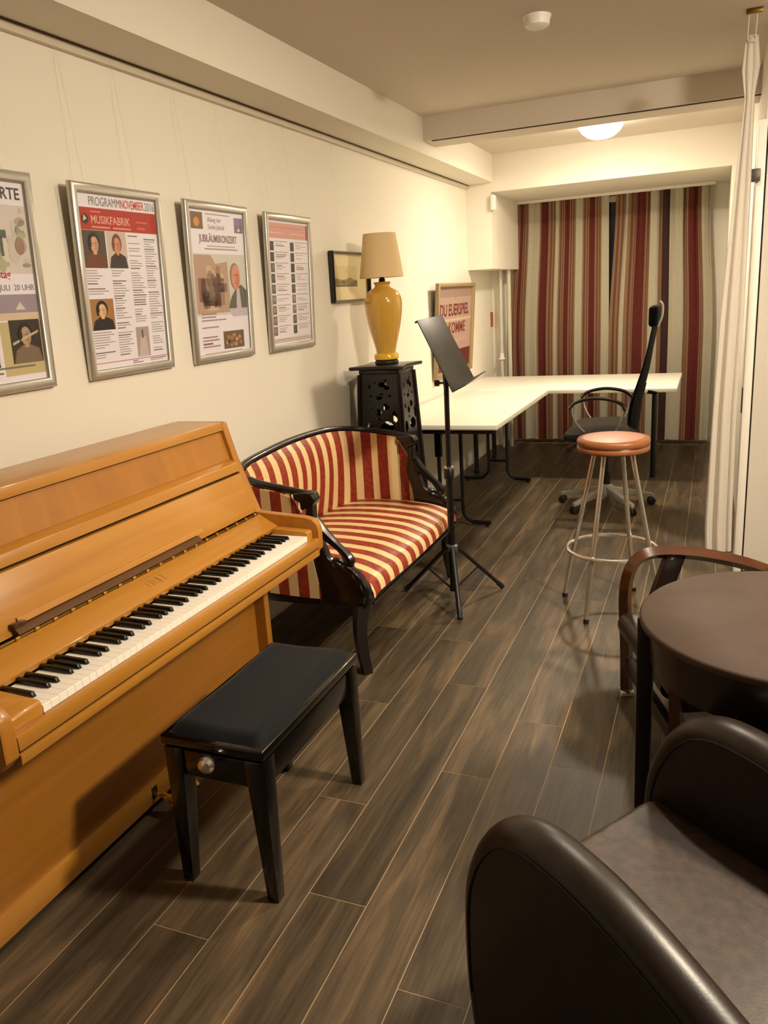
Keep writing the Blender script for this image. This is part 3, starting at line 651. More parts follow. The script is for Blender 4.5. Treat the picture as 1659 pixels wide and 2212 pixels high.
for y in (1.70, 1.80):
    pd = MB().tube([(0.415, y, 0.058), (0.45, y, 0.060), (0.475, y, 0.052), (0.50, y, 0.040), (0.512, y, 0.036)], [0.010, 0.012, 0.018, 0.022, 0.012], 10, squash=(1.0, 0.35))
    part('pedal', pd, M_BRASS, pn); part('pedal_slot', MB().box(0.4222, 0.4228, y - .013, y + .013, 0.042, 0.082), M_BLACK, pn)

# ------------------------------------------------------------------ piano bench
bn = empty('piano_bench', (0.843, 1.75, 0), 'black adjustable piano bench with a velvet seat', 'bench')
bx0, bx1, by0, by1 = 0.690, 1.000, 1.458, 2.042
def cushion(u, v):
    x = bx0 + .016 + (bx1 - bx0 - .032) * u; y = by0 + .016 + (by1 - by0 - .032) * v
    e = min(1, min(u, 1 - u) / .10) ; g = min(1, min(v, 1 - v) / .055)
    h = math.sin(e * math.pi / 2) * math.sin(g * math.pi / 2)
    return (x, y, 0.452 + 0.024 * h ** .8 + .003 * math.sin(u * 7 + v * 9) * h)
cb = MB().grid(cushion, 28, 40); part('seat_cushion', cb, M_VELVET, bn, sharp=70)
part('seat_frame', MB().box(bx0, bx1, by0, by1, 0.425, 0.4525), M_BLKLAC, bn, bevel=0.005, segs=3)
part('lift_box', MB().box(bx0 + .02, bx1 - .02, by0 + .02, by1 - .02, 0.40, 0.425), M_BLACK, bn)
for (xa, xb, ya, yb) in ((bx0 + .012, bx1 - .012, by0 + .010, by0 + .028), (bx0 + .012, bx1 - .012, by1 - .028, by1 - .010), (bx0 + .010, bx0 + .028, by0 + .028, by1 - .028), (bx1 - .028, bx1 - .010, by0 + .028, by1 - .028)):
    part('apron', MB().box(xa, xb, ya, yb, 0.338, 0.412), M_BLKLAC, bn, bevel=0.002)
for sx in (0, 1):
    for sy in (0, 1):
        xo = bx1 - .004 if sx else bx0 + .004; yo = by1 - .004 if sy else by0 + .004; dx = -1 if sx else 1; dy = -1 if sy else 1
        tp = sorted([xo, xo + dx * .058]); tq = sorted([yo, yo + dy * .058]); bp_ = sorted([xo, xo + dx * .034]); bq = sorted([yo, yo + dy * .034])
        part('leg', MB().hexa([(bp_[0], bq[0], 0), (bp_[1], bq[0], 0), (bp_[1], bq[1], 0), (bp_[0], bq[1], 0)], [(tp[0], tq[0], .418), (tp[1], tq[0], .418), (tp[1], tq[1], .418), (tp[0], tq[1], .418)]), M_BLKLAC, bn, bevel=0.004)
for y, sg in ((by0 + .008, -1), (by1 - .008, 1)):
    kb = MB().tube([(0.848, y, 0.408), (0.848, y + sg * .02, 0.408), (0.848, y + sg * .024, 0.408), (0.848, y + sg * .036, 0.408), (0.848, y + sg * .046, 0.408), (0.848, y + sg * .05, 0.408)], [.008, .008, .018, .0235, .018, .006], 18)
    part('knob', kb, M_CHROME if sg < 0 else M_AGEBRASS, bn)

# ------------------------------------------------------------------ settee
st = empty('settee', (0.4, 3.33, 0), 'antique dark wood settee with red and cream striped upholstery', 'sofa')
def catmull(pts, n):
    pts = [Vector(p) for p in pts]; out = []
    P_ = [pts[0] * 2 - pts[1]] + pts + [pts[-1] * 2 - pts[-2]]
    for i in range(1, len(P_) - 2):
        for k in range(n):
            t = k / n; a, b, c, d = P_[i - 1], P_[i], P_[i + 1], P_[i + 2]
            out.append(0.5 * ((2 * b) + (c - a) * t + (2 * a - 5 * b + 4 * c - d) * t * t + (3 * b - a - 3 * c + d) * t ** 3))
    out.append(pts[-1]); return out
rail_pts = [(0.505, 2.740, 0.766), (0.40, 2.738, 0.785), (0.26, 2.742, 0.808), (0.155, 2.785, 0.834), (0.112, 2.90, 0.852), (0.10, 3.12, 0.864), (0.092, 3.33, 0.868), (0.10, 3.55, 0.866), (0.128, 3.73, 0.858), (0.19, 3.845, 0.842), (0.29, 3.908, 0.822), (0.41, 3.93, 0.800), (0.505, 3.933, 0.780)]
rp_ = catmull(rail_pts, 6)
part('crest_rail', MB().tube(rp_, [0.0175] * len(rp_), 12, squash=(1.0, 0.85)), M_DARKWOOD, st)
for p in (rp_[0], rp_[-1]):
    pad = [(0.44, p.z + .010), (0.50, p.z + .014), (0.527, p.z + .008), (0.536, p.z - .016), (0.527, p.z - .040), (0.498, p.z - .046), (0.484, p.z - .060), (0.470, p.z - .060), (0.468, p.z - .028), (0.44, p.z - .018)]
    part('arm_paddle', MB().prism(pad, 'y', p.y - .030, p.y + .030), M_DARKWOOD, st, bevel=0.006, segs=3)
# upholstered back that wraps round both corners; stripes follow its length
ctr = Vector((0.75, 3.335, 0))
arc = [0.0]
for a, b in zip(rp_, rp_[1:]): arc.append(arc[-1] + (Vector((a.x, a.y, 0)) - Vector((b.x, b.y, 0))).length)
LEN = arc[-1]
def rail_at(s):
    s = max(0, min(LEN, s))
    for i in range(len(arc) - 1):
        if arc[i] <= s <= arc[i + 1]:
            t = (s - arc[i]) / max(1e-9, arc[i + 1] - arc[i]); p = rp_[i].lerp(rp_[i + 1], t); tg = (rp_[i + 1] - rp_[i]); tg.z = 0; tg.normalize(); return p, Vector((tg.y, -tg.x, 0))
    return rp_[-1], Vector((0, -1, 0))
S0, S1 = 0.085, LEN - 0.085; NU = 168
def back_pt(inner):
    def fn(u, v):
        p, nrm = rail_at(S0 + (S1 - S0) * u)
        if nrm.dot(ctr - Vector((p.x, p.y, 0))) < 0: nrm = -nrm
        z0_ = p.z - .012; z = z0_ + (0.335 - z0_) * v
        e = min(1, min(u, 1 - u) / .03)
        bulge = (0.018 + (0.030 + 0.022 * math.cos(2 * math.pi * (u - .5)) ) * math.sin(math.pi * min(1, v * 1.15) ** .7)) * math.sin(e * math.pi / 2) if inner else -0.014
        q = p + nrm * bulge; return (q.x, q.y, z)
    return fn
PER = 0.1
def stripe(s): return 0 if (s % PER) < 0.054 else 1
bk_ = MB(); bk_.grid(back_pt(True), NU, 14, lambda i, j: stripe(S0 + (S1 - S0) * (i + .5) / NU)); bk_.grid(back_pt(False), NU, 6, lambda i, j: stripe(S0 + (S1 - S0) * (i + .5) / NU))
part('upholstered_back', bk_, [M_RED, M_CREAM], st, sharp=75)
# seat cushion, stripes run front to back
def seat_pt(u, v):                        # u along the settee, v from back to front and down over the edge
    y = 2.762 + (3.912 - 2.762) * u
    e = math.sin(min(1, min(u, 1 - u) / .07) * math.pi / 2)
    if v < .82:
        t = v / .82; x = 0.13 + (0.715 - 0.13) * t; z = 0.405 + 0.05 * math.sin(math.pi * min(1, .25 + t * .62)) * (0.35 + .65 * e)
        z -= 0.02 * max(0, (t - .8) / .2) ** 2
    else:
        t = (v - .82) / .18; a = t * math.pi / 2; x = 0.715 + 0.034 * math.sin(a); z = 0.405 + 0.05 * math.sin(math.pi * .87) * (0.35 + .65 * e) - .02 - (1 - math.cos(a)) * .05 - t * .012
    return (x + .012 * math.sin(math.pi * u), y, z)
sm = MB().grid(seat_pt, 150, 24, lambda i, j: stripe(2.762 + 1.15 * (i + .5) / 150 + .02)); part('seat_cushion', sm, [M_RED, M_CREAM], st, sharp=75)
part('seat_deck', MB().box(0.10, 0.715, 2.765, 3.91, 0.335, 0.385), M_DARKWOOD, st)
part('front_apron', MB().box(0.708, 0.738, 2.765, 3.91, 0.302, 0.378), M_DARKWOOD, st, bevel=0.006)
part('apron_bead', MB().tube([(0.739, 2.765, 0.306), (0.739, 3.91, 0.306)], 0.006, 8), M_DARKWOOD, st)
part('back_apron', MB().box(0.085, 0.11, 2.77, 3.905, 0.29, 0.345), M_DARKWOOD, st)
for yc, s_ in ((2.741, 1), (3.933, -1)):
    part('side_apron', MB().box(0.11, 0.71, yc - .018, yc + .018, 0.292, 0.345), M_DARKWOOD, st, bevel=0.004)
    sp_ = MB(); x = 0.235; k = 0; edge = [(0.235, .335, .792), (0.30, .331, .785), (0.40, .327, .768), (0.468, .325, .738), (0.480, .325, .62), (0.500, .325, .53), (0.526, .325, .345)]
    def ends(xx):
        for a, b in zip(edge, edge[1:]):
            if a[0] <= xx <= b[0] + 1e-9: t = (xx - a[0]) / (b[0] - a[0]); return a[1] + (b[1] - a[1]) * t, a[2] + (b[2] - a[2]) * t
    while x < 0.525:
        x2 = min(0.525, x + (.045 if k % 2 else .05)); (a0, a1), (b0, b1) = ends(x), ends(x2)
        sp_.hexa([(x, yc - s_ * .024, a0), (x2, yc - s_ * .024, b0), (x2, yc - s_ * .012, b0), (x, yc - s_ * .012, a0)], [(x, yc - s_ * .024, a1), (x2, yc - s_ * .024, b1), (x2, yc - s_ * .012, b1), (x, yc - s_ * .012, a1)], k % 2)
        x = x2; k += 1
    part('side_upholstery', sp_, [M_RED, M_CREAM], st)
    body = [(0.492, 0.735), (0.470, 0.60), (0.500, 0.50), (0.524, 0.349), (0.52, 0.30), (0.700, 0.292), (0.733, 0.30), (0.733, 0.362), (0.716, 0.405), (0.685, 0.438), (0.655, 0.466), (0.625, 0.470), (0.597, 0.487), (0.571, 0.503), (0.560, 0.535), (0.535, 0.60), (0.520, 0.66), (0.522, 0.735)]
    sw = part('swan_arm', MB().prism(body, 'y', yc - .022, yc + .022), M_DARKWOOD, st, bevel=0.007, segs=3)
    neck = catmull([(0.515, yc, 0.665), (0.548, yc, 0.612), (0.588, yc, 0.574), (0.625, yc, 0.540), (0.652, yc, 0.508), (0.657, yc, 0.486), (0.640, yc, 0.472)], 5)
    part('swan_neck', MB().tube(neck, [.021 + .004 * math.sin(i * .35) for i in range(len(neck))], 10), M_DARKWOOD, sw)
    scr = catmull([(0.585, yc, 0.492), (0.62, yc, 0.472), (0.655, yc, 0.462), (0.69, yc, 0.432), (0.716, yc, 0.398), (0.729, yc, 0.355), (0.726, yc, 0.312)], 6)
    part('feather_scroll', MB().tube(scr, [.015 + .006 * abs(math.sin(i * .42)) for i in range(len(scr))], 10, squash=(1.4, 1.0)), M_DARKWOOD, sw)
    lg_ = catmull([(0.700, yc, 0.31), (0.684, yc, 0.22), (0.684, yc, 0.12), (0.702, yc, 0.0)], 5)
    part('leg', MB().tube(lg_, [.037 - .0105 * i / (len(lg_) - 1) for i in range(len(lg_))], 4), M_DARKWOOD, st, sharp=30)
    lb = catmull([(0.135, yc, 0.31), (0.13, yc, 0.2), (0.115, yc, 0.1), (0.075, yc, 0.0)], 5)
    part('leg', MB().tube(lb, [.034 - .010 * i / (len(lb) - 1) for i in range(len(lb))], 4), M_DARKWOOD, st, sharp=30)

# ------------------------------------------------------------------ carved plant stand and the table lamp on it
PX, PY = 0.222, 4.335
ps = empty('carved_pedestal', (PX, PY, 0), 'tall black fretwork pedestal carrying the amber lamp', 'plant stand')
def star(h, tip): return [(PX + a * h, PY + b * h) for a, b in ((-1 - tip, -1 - tip), (0, -.88), (1 + tip, -1 - tip), (.88, 0), (1 + tip, 1 + tip), (0, .88), (-1 - tip, 1 + tip), (-.88, 0))]
part('top', MB().prism(star(0.152, .10), 'z', 1.118, 1.138), M_CARVED, ps, bevel=0.005)
part('top_moulding', MB().box(PX - .125, PX + .125, PY - .125, PY + .125, 1.09, 1.118), M_CARVED, ps, bevel=0.006)
H0, H1, ZT = 0.168, 0.122, 1.09
holes = [(.66, .97, .045, .007), (.57, .945, .10, .015), (.68, .927, .06, .011), (.25, .937, .04, .009), (.40, .962, .03, .007), (.54, .897, .05, .006), (.48, .878, .075, .011), (.28, .885, .03, .007), (.74, .885, .035, .008), (.63, .828, .085, .018), (.45, .80, .07, .019), (.27, .825, .04, .012), (.83, .775, .06, .032), (.44, .765, .05, .007), (.64, .722, .17, .030), (.25, .718, .08, .030), (.5, .62, .05, .03), (.3, .60, .08, .05), (.7, .60, .08, .05), (.36, .43, .10, .07), (.68, .43, .11, .08), (.5, .20, .28, .17)]
def solid(u, v):
    if u < .1 or u > .9 or v > .97: return True
    for cx, cy, rx, ry in holes:
        if ((u - cx) / rx) ** 2 + ((v - cy) / ry) ** 2 < 1: return False
    return True
def fret(k):
    NUu, NVv = 36, 150; mb = MB(); rot = Matrix.Rotation(k * math.pi / 2, 3, 'Z')
    def W(u, v, d):
        h = H0 + (H1 - H0) * v; p = rot @ Vector(((u - .5) * 2 * h, -h + d, 0)); return (PX + p.x, PY + p.y, ZT * v)
    ok = [[solid((i + .5) / NUu, (j + .5) / NVv) for j in range(NVv)] for i in range(NUu)]
    for i in range(NUu):
        for j in range(NVv):
            if not ok[i][j]: continue
            u0, u1, v0, v1 = i / NUu, (i + 1) / NUu, j / NVv, (j + 1) / NVv
            bev = .004 * math.sin(i * 1.7 + j * .9)
            mb.quad([W(u0, v0, 0), W(u1, v0, 0), W(u1, v1, 0), W(u0, v1, 0)]); mb.quad([W(u0, v0, .016), W(u0, v1, .016), W(u1, v1, .016), W(u1, v0, .016)])
            for (di, dj, a, b) in ((-1, 0, (u0, v0), (u0, v1)), (1, 0, (u1, v1), (u1, v0)), (0, -1, (u1, v0), (u0, v0)), (0, 1, (u0, v1), (u1, v1))):
                ii, jj = i + di, j + dj
                if not (0 <= ii < NUu and 0 <= jj < NVv) or not ok[ii][jj]: mb.quad([W(*a, 0), W(*a, .016), W(*b, .016), W(*b, 0)])
    return mb
for k in range(4): part('fretwork_panel', fret(k), M_CARVED, ps, weld=True)
for sx in (-1, 1):
    for sy in (-1, 1): part('corner_post', MB().tube([(PX + sx * H0, PY + sy * H0, 0), (PX + sx * H1, PY + sy * H1, ZT)], [.018, .014], 8), M_CARVED, ps)

tlp = empty('table_lamp', (PX + .005, PY, 1.138), 'amber ceramic table lamp with a beige shade on the pedestal', 'lamp')
LC = (PX + .005, PY, 1.138)
part('foot', MB().lathe([(.066, 0), (.070, .012), (.066, .022), (.058, .024)], LC, 28), M_BLACK, tlp)
part('plinth', MB().lathe([(.060, .0245), (.071, .03), (.071, .05), (.064, .062), (.058, .064)], LC, 32), M_YELBASE, tlp)
vase = [(.056, .0645), (.060, .09), (.070, .13), (.083, .18), (.095, .235), (.104, .29), (.108, .335), (.105, .372), (.092, .402), (.070, .420), (.052, .428), (.043, .437), (.042, .446), (.050, .456), (.046, .461), (.030, .462)]
part('vase_body', MB().lathe(vase, LC, 44), M_YELLOW, tlp, sharp=60)
part('lamp_neck', MB().lathe([(.018, .4625), (.018, .475), (.012, .485), (.008, .50)], LC, 20), M_BLACK, tlp)
part('lamp_shade', MB().lathe([(.124, .487), (.126, .485), (.092, .722), (.090, .722), (.122, .490)], LC, 44), M_SHADE, tlp)
part('shade_ring', MB().tube([(LC[0] + .088 * math.cos(i * math.pi / 12), LC[1] + .088 * math.sin(i * math.pi / 12), LC[2] + .716) for i in range(24)], .002, 6, closed=True), M_BLKMET, tlp)
sp = MB()
for k in range(3): a = k * 2.094; sp.tube([(LC[0], LC[1], LC[2] + .70), (LC[0] + .088 * math.cos(a), LC[1] + .088 * math.sin(a), LC[2] + .716)], .0015, 5)
sp.tube([(LC[0], LC[1], LC[2] + .50), (LC[0], LC[1], LC[2] + .70)], .003, 6); part('shade_carrier', sp, M_BLKMET, tlp)

# ------------------------------------------------------------------ music stand
MX, MY = 0.815, 3.61
ms_ = empty('music_stand', (MX, MY, 0), 'black orchestral music stand with a solid tilted desk', 'music stand')
part('lower_column', MB().tube([(MX, MY, 0.05), (MX, MY, 0.665)], 0.0175, 14), M_BLKMET, ms_)
part('upper_column', MB().tube([(MX, MY, 0.66), (MX + .004, MY, 1.12)], 0.0125, 14), M_BLKMET, ms_)
cl_ = part('clamp', MB().lathe([(.021, 0), (.025, .004), (.025, .05), (.021, .056)], (MX, MY, .635), 16), M_BLKMET, ms_)
part('clamp_ring', MB().lathe([(.024, 0), (.024, .007)], (MX, MY, .69), 16), M_CHROME, ms_)
part('hub', MB().lathe([(.02, 0), (.03, .006), (.03, .03), (.02, .036)], (MX, MY, .262), 16), mat('grey_hub', (70, 72, 68), 0.4), ms_)
part('lower_hub', MB().lathe([(.018, 0), (.021, .004), (.021, .018), (.018, .022)], (MX, MY, .05), 16), M_BLKMET, ms_)
for ang in (-67, 44, 170):
    a = math.radians(ang); c, s = math.cos(a), math.sin(a); Lg = .285
    P0 = Vector((MX + .022 * c, MY + .022 * s, .285)); P1 = Vector((MX + Lg * c, MY + Lg * s, .013)); mid = P0.lerp(P1, .48)
    part('leg', MB().tube([P0, P1], .0125, 10, squash=(1, .8)), M_BLKMET, ms_)
    part('rubber_foot', MB().tube([P0.lerp(P1, .9), P1], .0135, 10), M_BLACK, ms_)
    part('brace', MB().tube([mid, (MX + .015 * c, MY + .015 * s, .062)], .005, 8), M_BLKMET, ms_)
# desk plate: width runs along the room, tilted back towards the wall
B0 = Vector((0.922, 3.385, 1.088)); T0 = Vector((0.769, 3.385, 1.408)); Bf = Vector((0.886, 3.86, 1.100)); Tf = Vector((0.730, 3.86, 1.414))
nrm = (Bf - B0).cross(T0 - B0).normalized()
if nrm.x < 0: nrm = -nrm
th = nrm * -.004
dk = part('desk_plate', MB().hexa([tuple(B0 + th), tuple(Bf + th), tuple(Tf + th), tuple(T0 + th)], [tuple(B0), tuple(Bf), tuple(Tf), tuple(T0)]), mat('music_desk_black', (20, 19, 16), 0.42), ms_, bevel=0.001)
L = nrm * .065; up = (T0 - B0).normalized() * .004
part('ledge', MB().hexa([tuple(B0), tuple(Bf), tuple(Bf + L), tuple(B0 + L)], [tuple(B0 + up), tuple(Bf + up), tuple(Bf + L + up), tuple(B0 + L + up)]), mat('music_desk_black', (20, 19, 16), 0.42), dk)
part('top_fold', MB().hexa([tuple(T0 - up * 2 - nrm * .014), tuple(Tf - up * 2 - nrm * .014), tuple(Tf - up * 2), tuple(T0 - up * 2)], [tuple(T0 - nrm * .014), tuple(Tf - nrm * .014), tuple(Tf), tuple(T0)]), M_BLKMET, dk)
mc = (B0 + Bf + T0 + Tf) / 4 - nrm * .006
part('tilt_bracket', MB().tube([(MX + .004, MY, 1.09), tuple(Vector((MX + .004, MY, 1.16))), tuple(mc - Vector((0, 0, .04)))], [.014, .016, .012], 10), M_BLKMET, ms_)
part('tilt_knob', MB().tube([(MX - .05, MY - .004, 1.105), (MX - .03, MY - .004, 1.105), (MX - .028, MY, 1.105), (MX, MY, 1.105)], [.015, .015, .005, .005], 12), M_BLKMET, ms_)

# ------------------------------------------------------------------ white desks
def leg_frame(root, yy, xs=(0.33, 0.485), feet=(0.12, 0.675), z1=0.695):
    for xv, xf in zip(xs, feet):
        sg = 1 if xf > xv else -1
        pts = catmull([(xv, yy, z1), (xv, yy, .40), (xv, yy, .14), (xv + sg * .012, yy, .075), (xv + sg * .055, yy, .034), (xv + sg * .10, yy, .028), (xf, yy, .028)], 5)
        part('leg', MB().tube(pts, .013, 10), M_BLKMET, root)
        part('glide', MB().lathe([(.014, 0), (.014, .016)], (xf - sg * .025, yy, 0), 10), M_BLACK, root)
    part('hinge_box', MB().box(xs[0] - .022, xs[0] + .022, yy - .018, yy + .018, .47, .69), M_BLKMET, root, bevel=0.003)
    part('crossbar', MB().tube([(xs[0], yy, .175), (xs[1], yy, .175)], .009, 8), M_BLKMET, root)
    part('head_plate', MB().box(0.10, 0.70, yy - .02, yy + .02, 0.678, 0.7015), M_BLKMET, root)
    part('folding_brace', MB().tube([(xs[0], yy, .52), (xs[0] + .0, yy + (.16 if yy < 5.4 else -.16), .695)], .007, 8), M_BLKMET, root)
d1 = empty('folding_desk', (0.4, 5.42, 0), 'white topped folding desk along the wall, end towards the music stand', 'desk', 'white desks set in an L')
part('desk_top', MB().box(0.012, 0.803, 4.605, 6.248, 0.708, 0.73), M_DESK, d1, bevel=0.0015)
part('edge_band', MB().box(0.010, 0.8045, 4.6035, 6.246, 0.7015, 0.7085), M_DESKEDGE, d1)
part('under_rail', MB().box(0.06, 0.78, 4.63, 4.655, 0.672, 0.7015), M_BLKMET, d1)
leg_frame(d1, 4.90); leg_frame(d1, 6.16)
d2 = empty('corner_desk', (0.9, 6.78, 0), 'white topped desk in front of the striped curtains', 'desk', 'white desks set in an L')
part('desk_top', MB().box(0.012, 1.752, 6.25, 7.29, 0.708, 0.73), M_DESK, d2, bevel=0.0015)
part('edge_band', MB().box(0.010, 1.7535, 6.2485, 7.2915, 0.7015, 0.7085), M_DESKEDGE, d2)
for x, xr in ((0.14, 0.14), (1.585, 1.552)):
    for y in (6.47, 7.08):
        x = x if y < 7 else xr
        part('leg', MB().tube([(x, y, .03), (x, y, .7)], .02, 14), M_BLKMET, d2)
        part('foot', MB().lathe([(.018, 0), (.022, .006), (.022, .03), (.016, .04)], (x, y, 0), 14), M_BLACK, d2)
    part('cross_rail', MB().box(x - .02, x + .02, 6.40, 7.15, 0.67, 0.7015), M_BLKMET, d2)

# ------------------------------------------------------------------ office chair
OX, OY = 1.335, 5.55
oc = empty('office_chair', (OX, OY, 0), 'black high-backed office chair with headrest at the white desk', 'chair')
part('gas_column', MB().lathe([(.030, .08), (.030, .24), (.020, .245), (.020, .46)], (OX, OY, 0), 18), M_BLKMET, oc)
bs = part('base_hub', MB().lathe([(.045, .075), (.052, .09), (.048, .15), (.034, .16)], (OX, OY, 0), 18), M_CHAIRBASE, oc)
for ang in (172, 235, 310, 16, 95):
    a = math.radians(ang); c, s = math.cos(a), math.sin(a); rr = .31
    ft = Vector((OX + rr * c, OY + rr * s, 0)); side = Vector((-s, c, 0))
    q = lambda rad, z, wv: Vector((OX + rad * c, OY + rad * s, z)) + side * wv
    part('base_arm', MB().hexa([tuple(q(.03, .085, -.024)), tuple(q(rr + .01, .055, -.014)), tuple(q(rr + .01, .055, .014)), tuple(q(.03, .085, .024))], [tuple(q(.03, .145, -.024)), tuple(q(rr + .01, .08, -.014)), tuple(q(rr + .01, .08, .014)), tuple(q(.03, .145, .024))]), M_CHAIRBASE, oc, bevel=0.005)
    cs_ = part('castor', MB().tube([tuple(ft + side * -.024 + Vector((0, 0, .027))), tuple(ft + side * -.020 + Vector((0, 0, .027))), tuple(ft + side * -.006 + Vector((0, 0, .027)))], [.020, .027, .027], 14).tube([tuple(ft + side * .006 + Vector((0, 0, .027))), tuple(ft + side * .020 + Vector((0, 0, .027))), tuple(ft + side * .024 + Vector((0, 0, .027)))], [.027, .027, .020], 14), M_BLACK, oc)
    part('castor_stem', MB().tube([tuple(ft + Vector((0, 0, .03))), tuple(ft + Vector((0, 0, .065)))], .008, 8), M_CHROME, cs_)
def oseat(u, v):
    x = 1.075 + .46 * u; y = OY - .235 + .47 * v
    e = math.sin(min(1, min(u, 1 - u) / .16) * math.pi / 2) * math.sin(min(1, min(v, 1 - v) / .14) * math.pi / 2)
    return (x, y, .555 + .05 * e ** .7 - .02 * (1 - u) ** 3)
part('seat_cushion', MB().grid(oseat, 20, 20), M_CHAIRFAB, oc, sharp=70)
part('seat_pan', MB().box(1.08, 1.53, OY - .23, OY + .23, .505, .556), M_BLACK, oc, bevel=0.012, segs=3)
part('tilt_mechanism', MB().box(1.20, 1.48, OY - .08, OY + .08, .455, .505), M_BLKMET, oc, bevel=0.01)
part('height_lever', MB().tube([(1.17, OY - .08, .46), (1.13, OY - .22, .45), (1.12, OY - .27, .448)], [.008, .008, .02], 10), M_BLACK, oc)
bp2 = [(1.505, .56), (1.51, .66), (1.525, .76), (1.555, .86), (1.585, .97), (1.608, 1.08), (1.625, 1.18), (1.640, 1.26)]
def oback(off):
    def fn(u, v):
        k = v * (len(bp2) - 1); i = min(int(k), len(bp2) - 2); t = k - i; x = bp2[i][0] + (bp2[i + 1][0] - bp2[i][0]) * t; z = bp2[i][1] + (bp2[i + 1][1] - bp2[i][1]) * t
        hw = .20 * (1 - .35 * max(0, v - .5) * 2) * (1 - .2 * max(0, .2 - v) * 5); s = u * 2 - 1
        th_ = off * (.034 if v < .25 else .034 - .022 * min(1, (v - .25) * 2.2)) * (1 - .75 * abs(s) ** 3)
        return (x + th_ - .012 * s * s + .004, OY + s * hw, z)
    return fn
part('backrest', MB().grid(oback(-1), 14, 24).grid(oback(1), 14, 24), M_CHBLACK, oc, sharp=70)
part('back_spine', MB().tube(catmull([(1.40, OY, .485), (1.50, OY, .505), (1.535, OY, .60), (1.552, OY, .75), (1.575, OY, .86)], 5), .016, 10), M_BLKMET, oc)
hr = MB().box(1.598, 1.655, OY - .13, OY + .13, 1.225, 1.355); part('headrest', hr, M_CHBLACK, oc, bevel=0.022, segs=4)
part('headrest_bow', MB().tube(catmull([(1.642, OY, 1.22), (1.668, OY, 1.28), (1.672, OY, 1.35), (1.655, OY, 1.38)], 4), [.012] * 13, 10), M_SILVER, oc)
for yy, sg in ((OY - .255, -1), (OY + .255, 1)):
    pad = catmull([(1.125, yy, .728), (1.155, yy, .760), (1.215, yy, .782), (1.30, yy, .792), (1.40, yy, .778), (1.46, yy, .748), (1.482, yy, .712)], 5)
    part('armrest', MB().tube(pad, .014, 10, squash=(1.5, .8)), M_BLKLAC, oc)
    part('armrest_support', MB().tube(catmull([(1.14, yy, .742), (1.15, yy - sg * .005, .66), (1.20, yy - sg * .03, .58), (1.28, yy - sg * .06, .505)], 5), .006, 8), M_SILVER, oc)
    part('armrest_support', MB().tube(catmull([(1.465, yy, .745), (1.455, yy - sg * .005, .66), (1.42, yy - sg * .03, .57), (1.36, yy - sg * .06, .505)], 5), .006, 8), M_SILVER, oc)
part('lumbar_knob', MB().tube([(1.60, OY, .80), (1.66, OY - .02, .785)], [.010, .014], 10), M_BLKMET, oc)

# ------------------------------------------------------------------ bar stool
SX, SY = 1.582, 3.70
bsn = empty('bar_stool', (SX, SY, 0), 'tall bar stool with round tan seat and chrome legs', 'stool')
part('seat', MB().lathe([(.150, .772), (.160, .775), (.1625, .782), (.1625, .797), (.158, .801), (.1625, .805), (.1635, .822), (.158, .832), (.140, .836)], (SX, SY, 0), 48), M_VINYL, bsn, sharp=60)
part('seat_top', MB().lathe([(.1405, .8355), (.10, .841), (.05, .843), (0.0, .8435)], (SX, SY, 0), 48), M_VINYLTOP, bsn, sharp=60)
part('seat_piping', MB().tube([(SX + .160 * math.cos(i * math.pi / 24), SY + .160 * math.sin(i * math.pi / 24), .801) for i in range(48)], .0025, 6, closed=True), M_BENT, bsn)
part('under_plate', MB().lathe([(.11, .762), (.12, .772)], (SX, SY, 0), 30), M_BLKMET, bsn)
for ang in (161, 250, 341, 70):
    a = math.radians(ang); c, s = math.cos(a), math.sin(a)
    pts = catmull([(SX + .095 * c, SY + .095 * s, .77), (SX + .105 * c, SY + .105 * s, .70), (SX + .188 * c, SY + .188 * s, .31), (SX + .228 * c, SY + .228 * s, .12), (SX + .248 * c, SY + .248 * s, .006)], 4)
    part('leg', MB().tube(pts, .011, 12), M_CHROME, bsn)
    part('foot_cap', MB().tube([(SX + .246 * c, SY + .246 * s, .02), (SX + .2485 * c, SY + .2485 * s, 0.0)], .013, 12), M_BLACK, bsn)
part('foot_ring', MB().tube([(SX + .206 * math.cos(i * math.pi / 28), SY + .206 * math.sin(i * math.pi / 28), .30) for i in range(56)], .009, 10, closed=True), M_CHROME, bsn)

# ------------------------------------------------------------------ round table
TX, TY, TR, TZ = 2.192, 2.010, 0.352, 0.70
rt = empty('round_table', (TX, TY, 0), 'round brown side table with a deep dark apron', 'table')
part('table_top', MB().lathe([(TR - .012, -.022), (TR, -.017), (TR, -.006), (TR - .006, 0.0), (0.0, 0.001)], (TX, TY, TZ), 72), M_TABLETOP, rt, sharp=50)
part('apron', MB().lathe([(TR - .05, -.135), (TR - .03, -.135), (TR - .022, -.022), (TR - .05, -.022)], (TX, TY, TZ), 72), M_DARKFRAME, rt, sharp=50)
for ang in (180, 270, 0, 90):
    a = math.radians(ang); c, s = math.cos(a), math.sin(a); ra = TR - .018; sd_ = Vector((-s, c, 0)); rd = Vector((c, s, 0)); ce = Vector((TX, TY, 0)) + rd * ra
    q = lambda w_, d_, z_: tuple(ce + sd_ * w_ + rd * d_ + Vector((0, 0, z_)))
    part('leg', MB().hexa([q(-.022, -.018, 0), q(.022, -.018, 0), q(.022, .018, 0), q(-.022, .018, 0)], [q(-.026, -.02, TZ - .022), q(.026, -.02, TZ - .022), q(.026, .022, TZ - .022), q(-.026, .022, TZ - .022)]), M_DARKFRAME, rt, bevel=0.003)

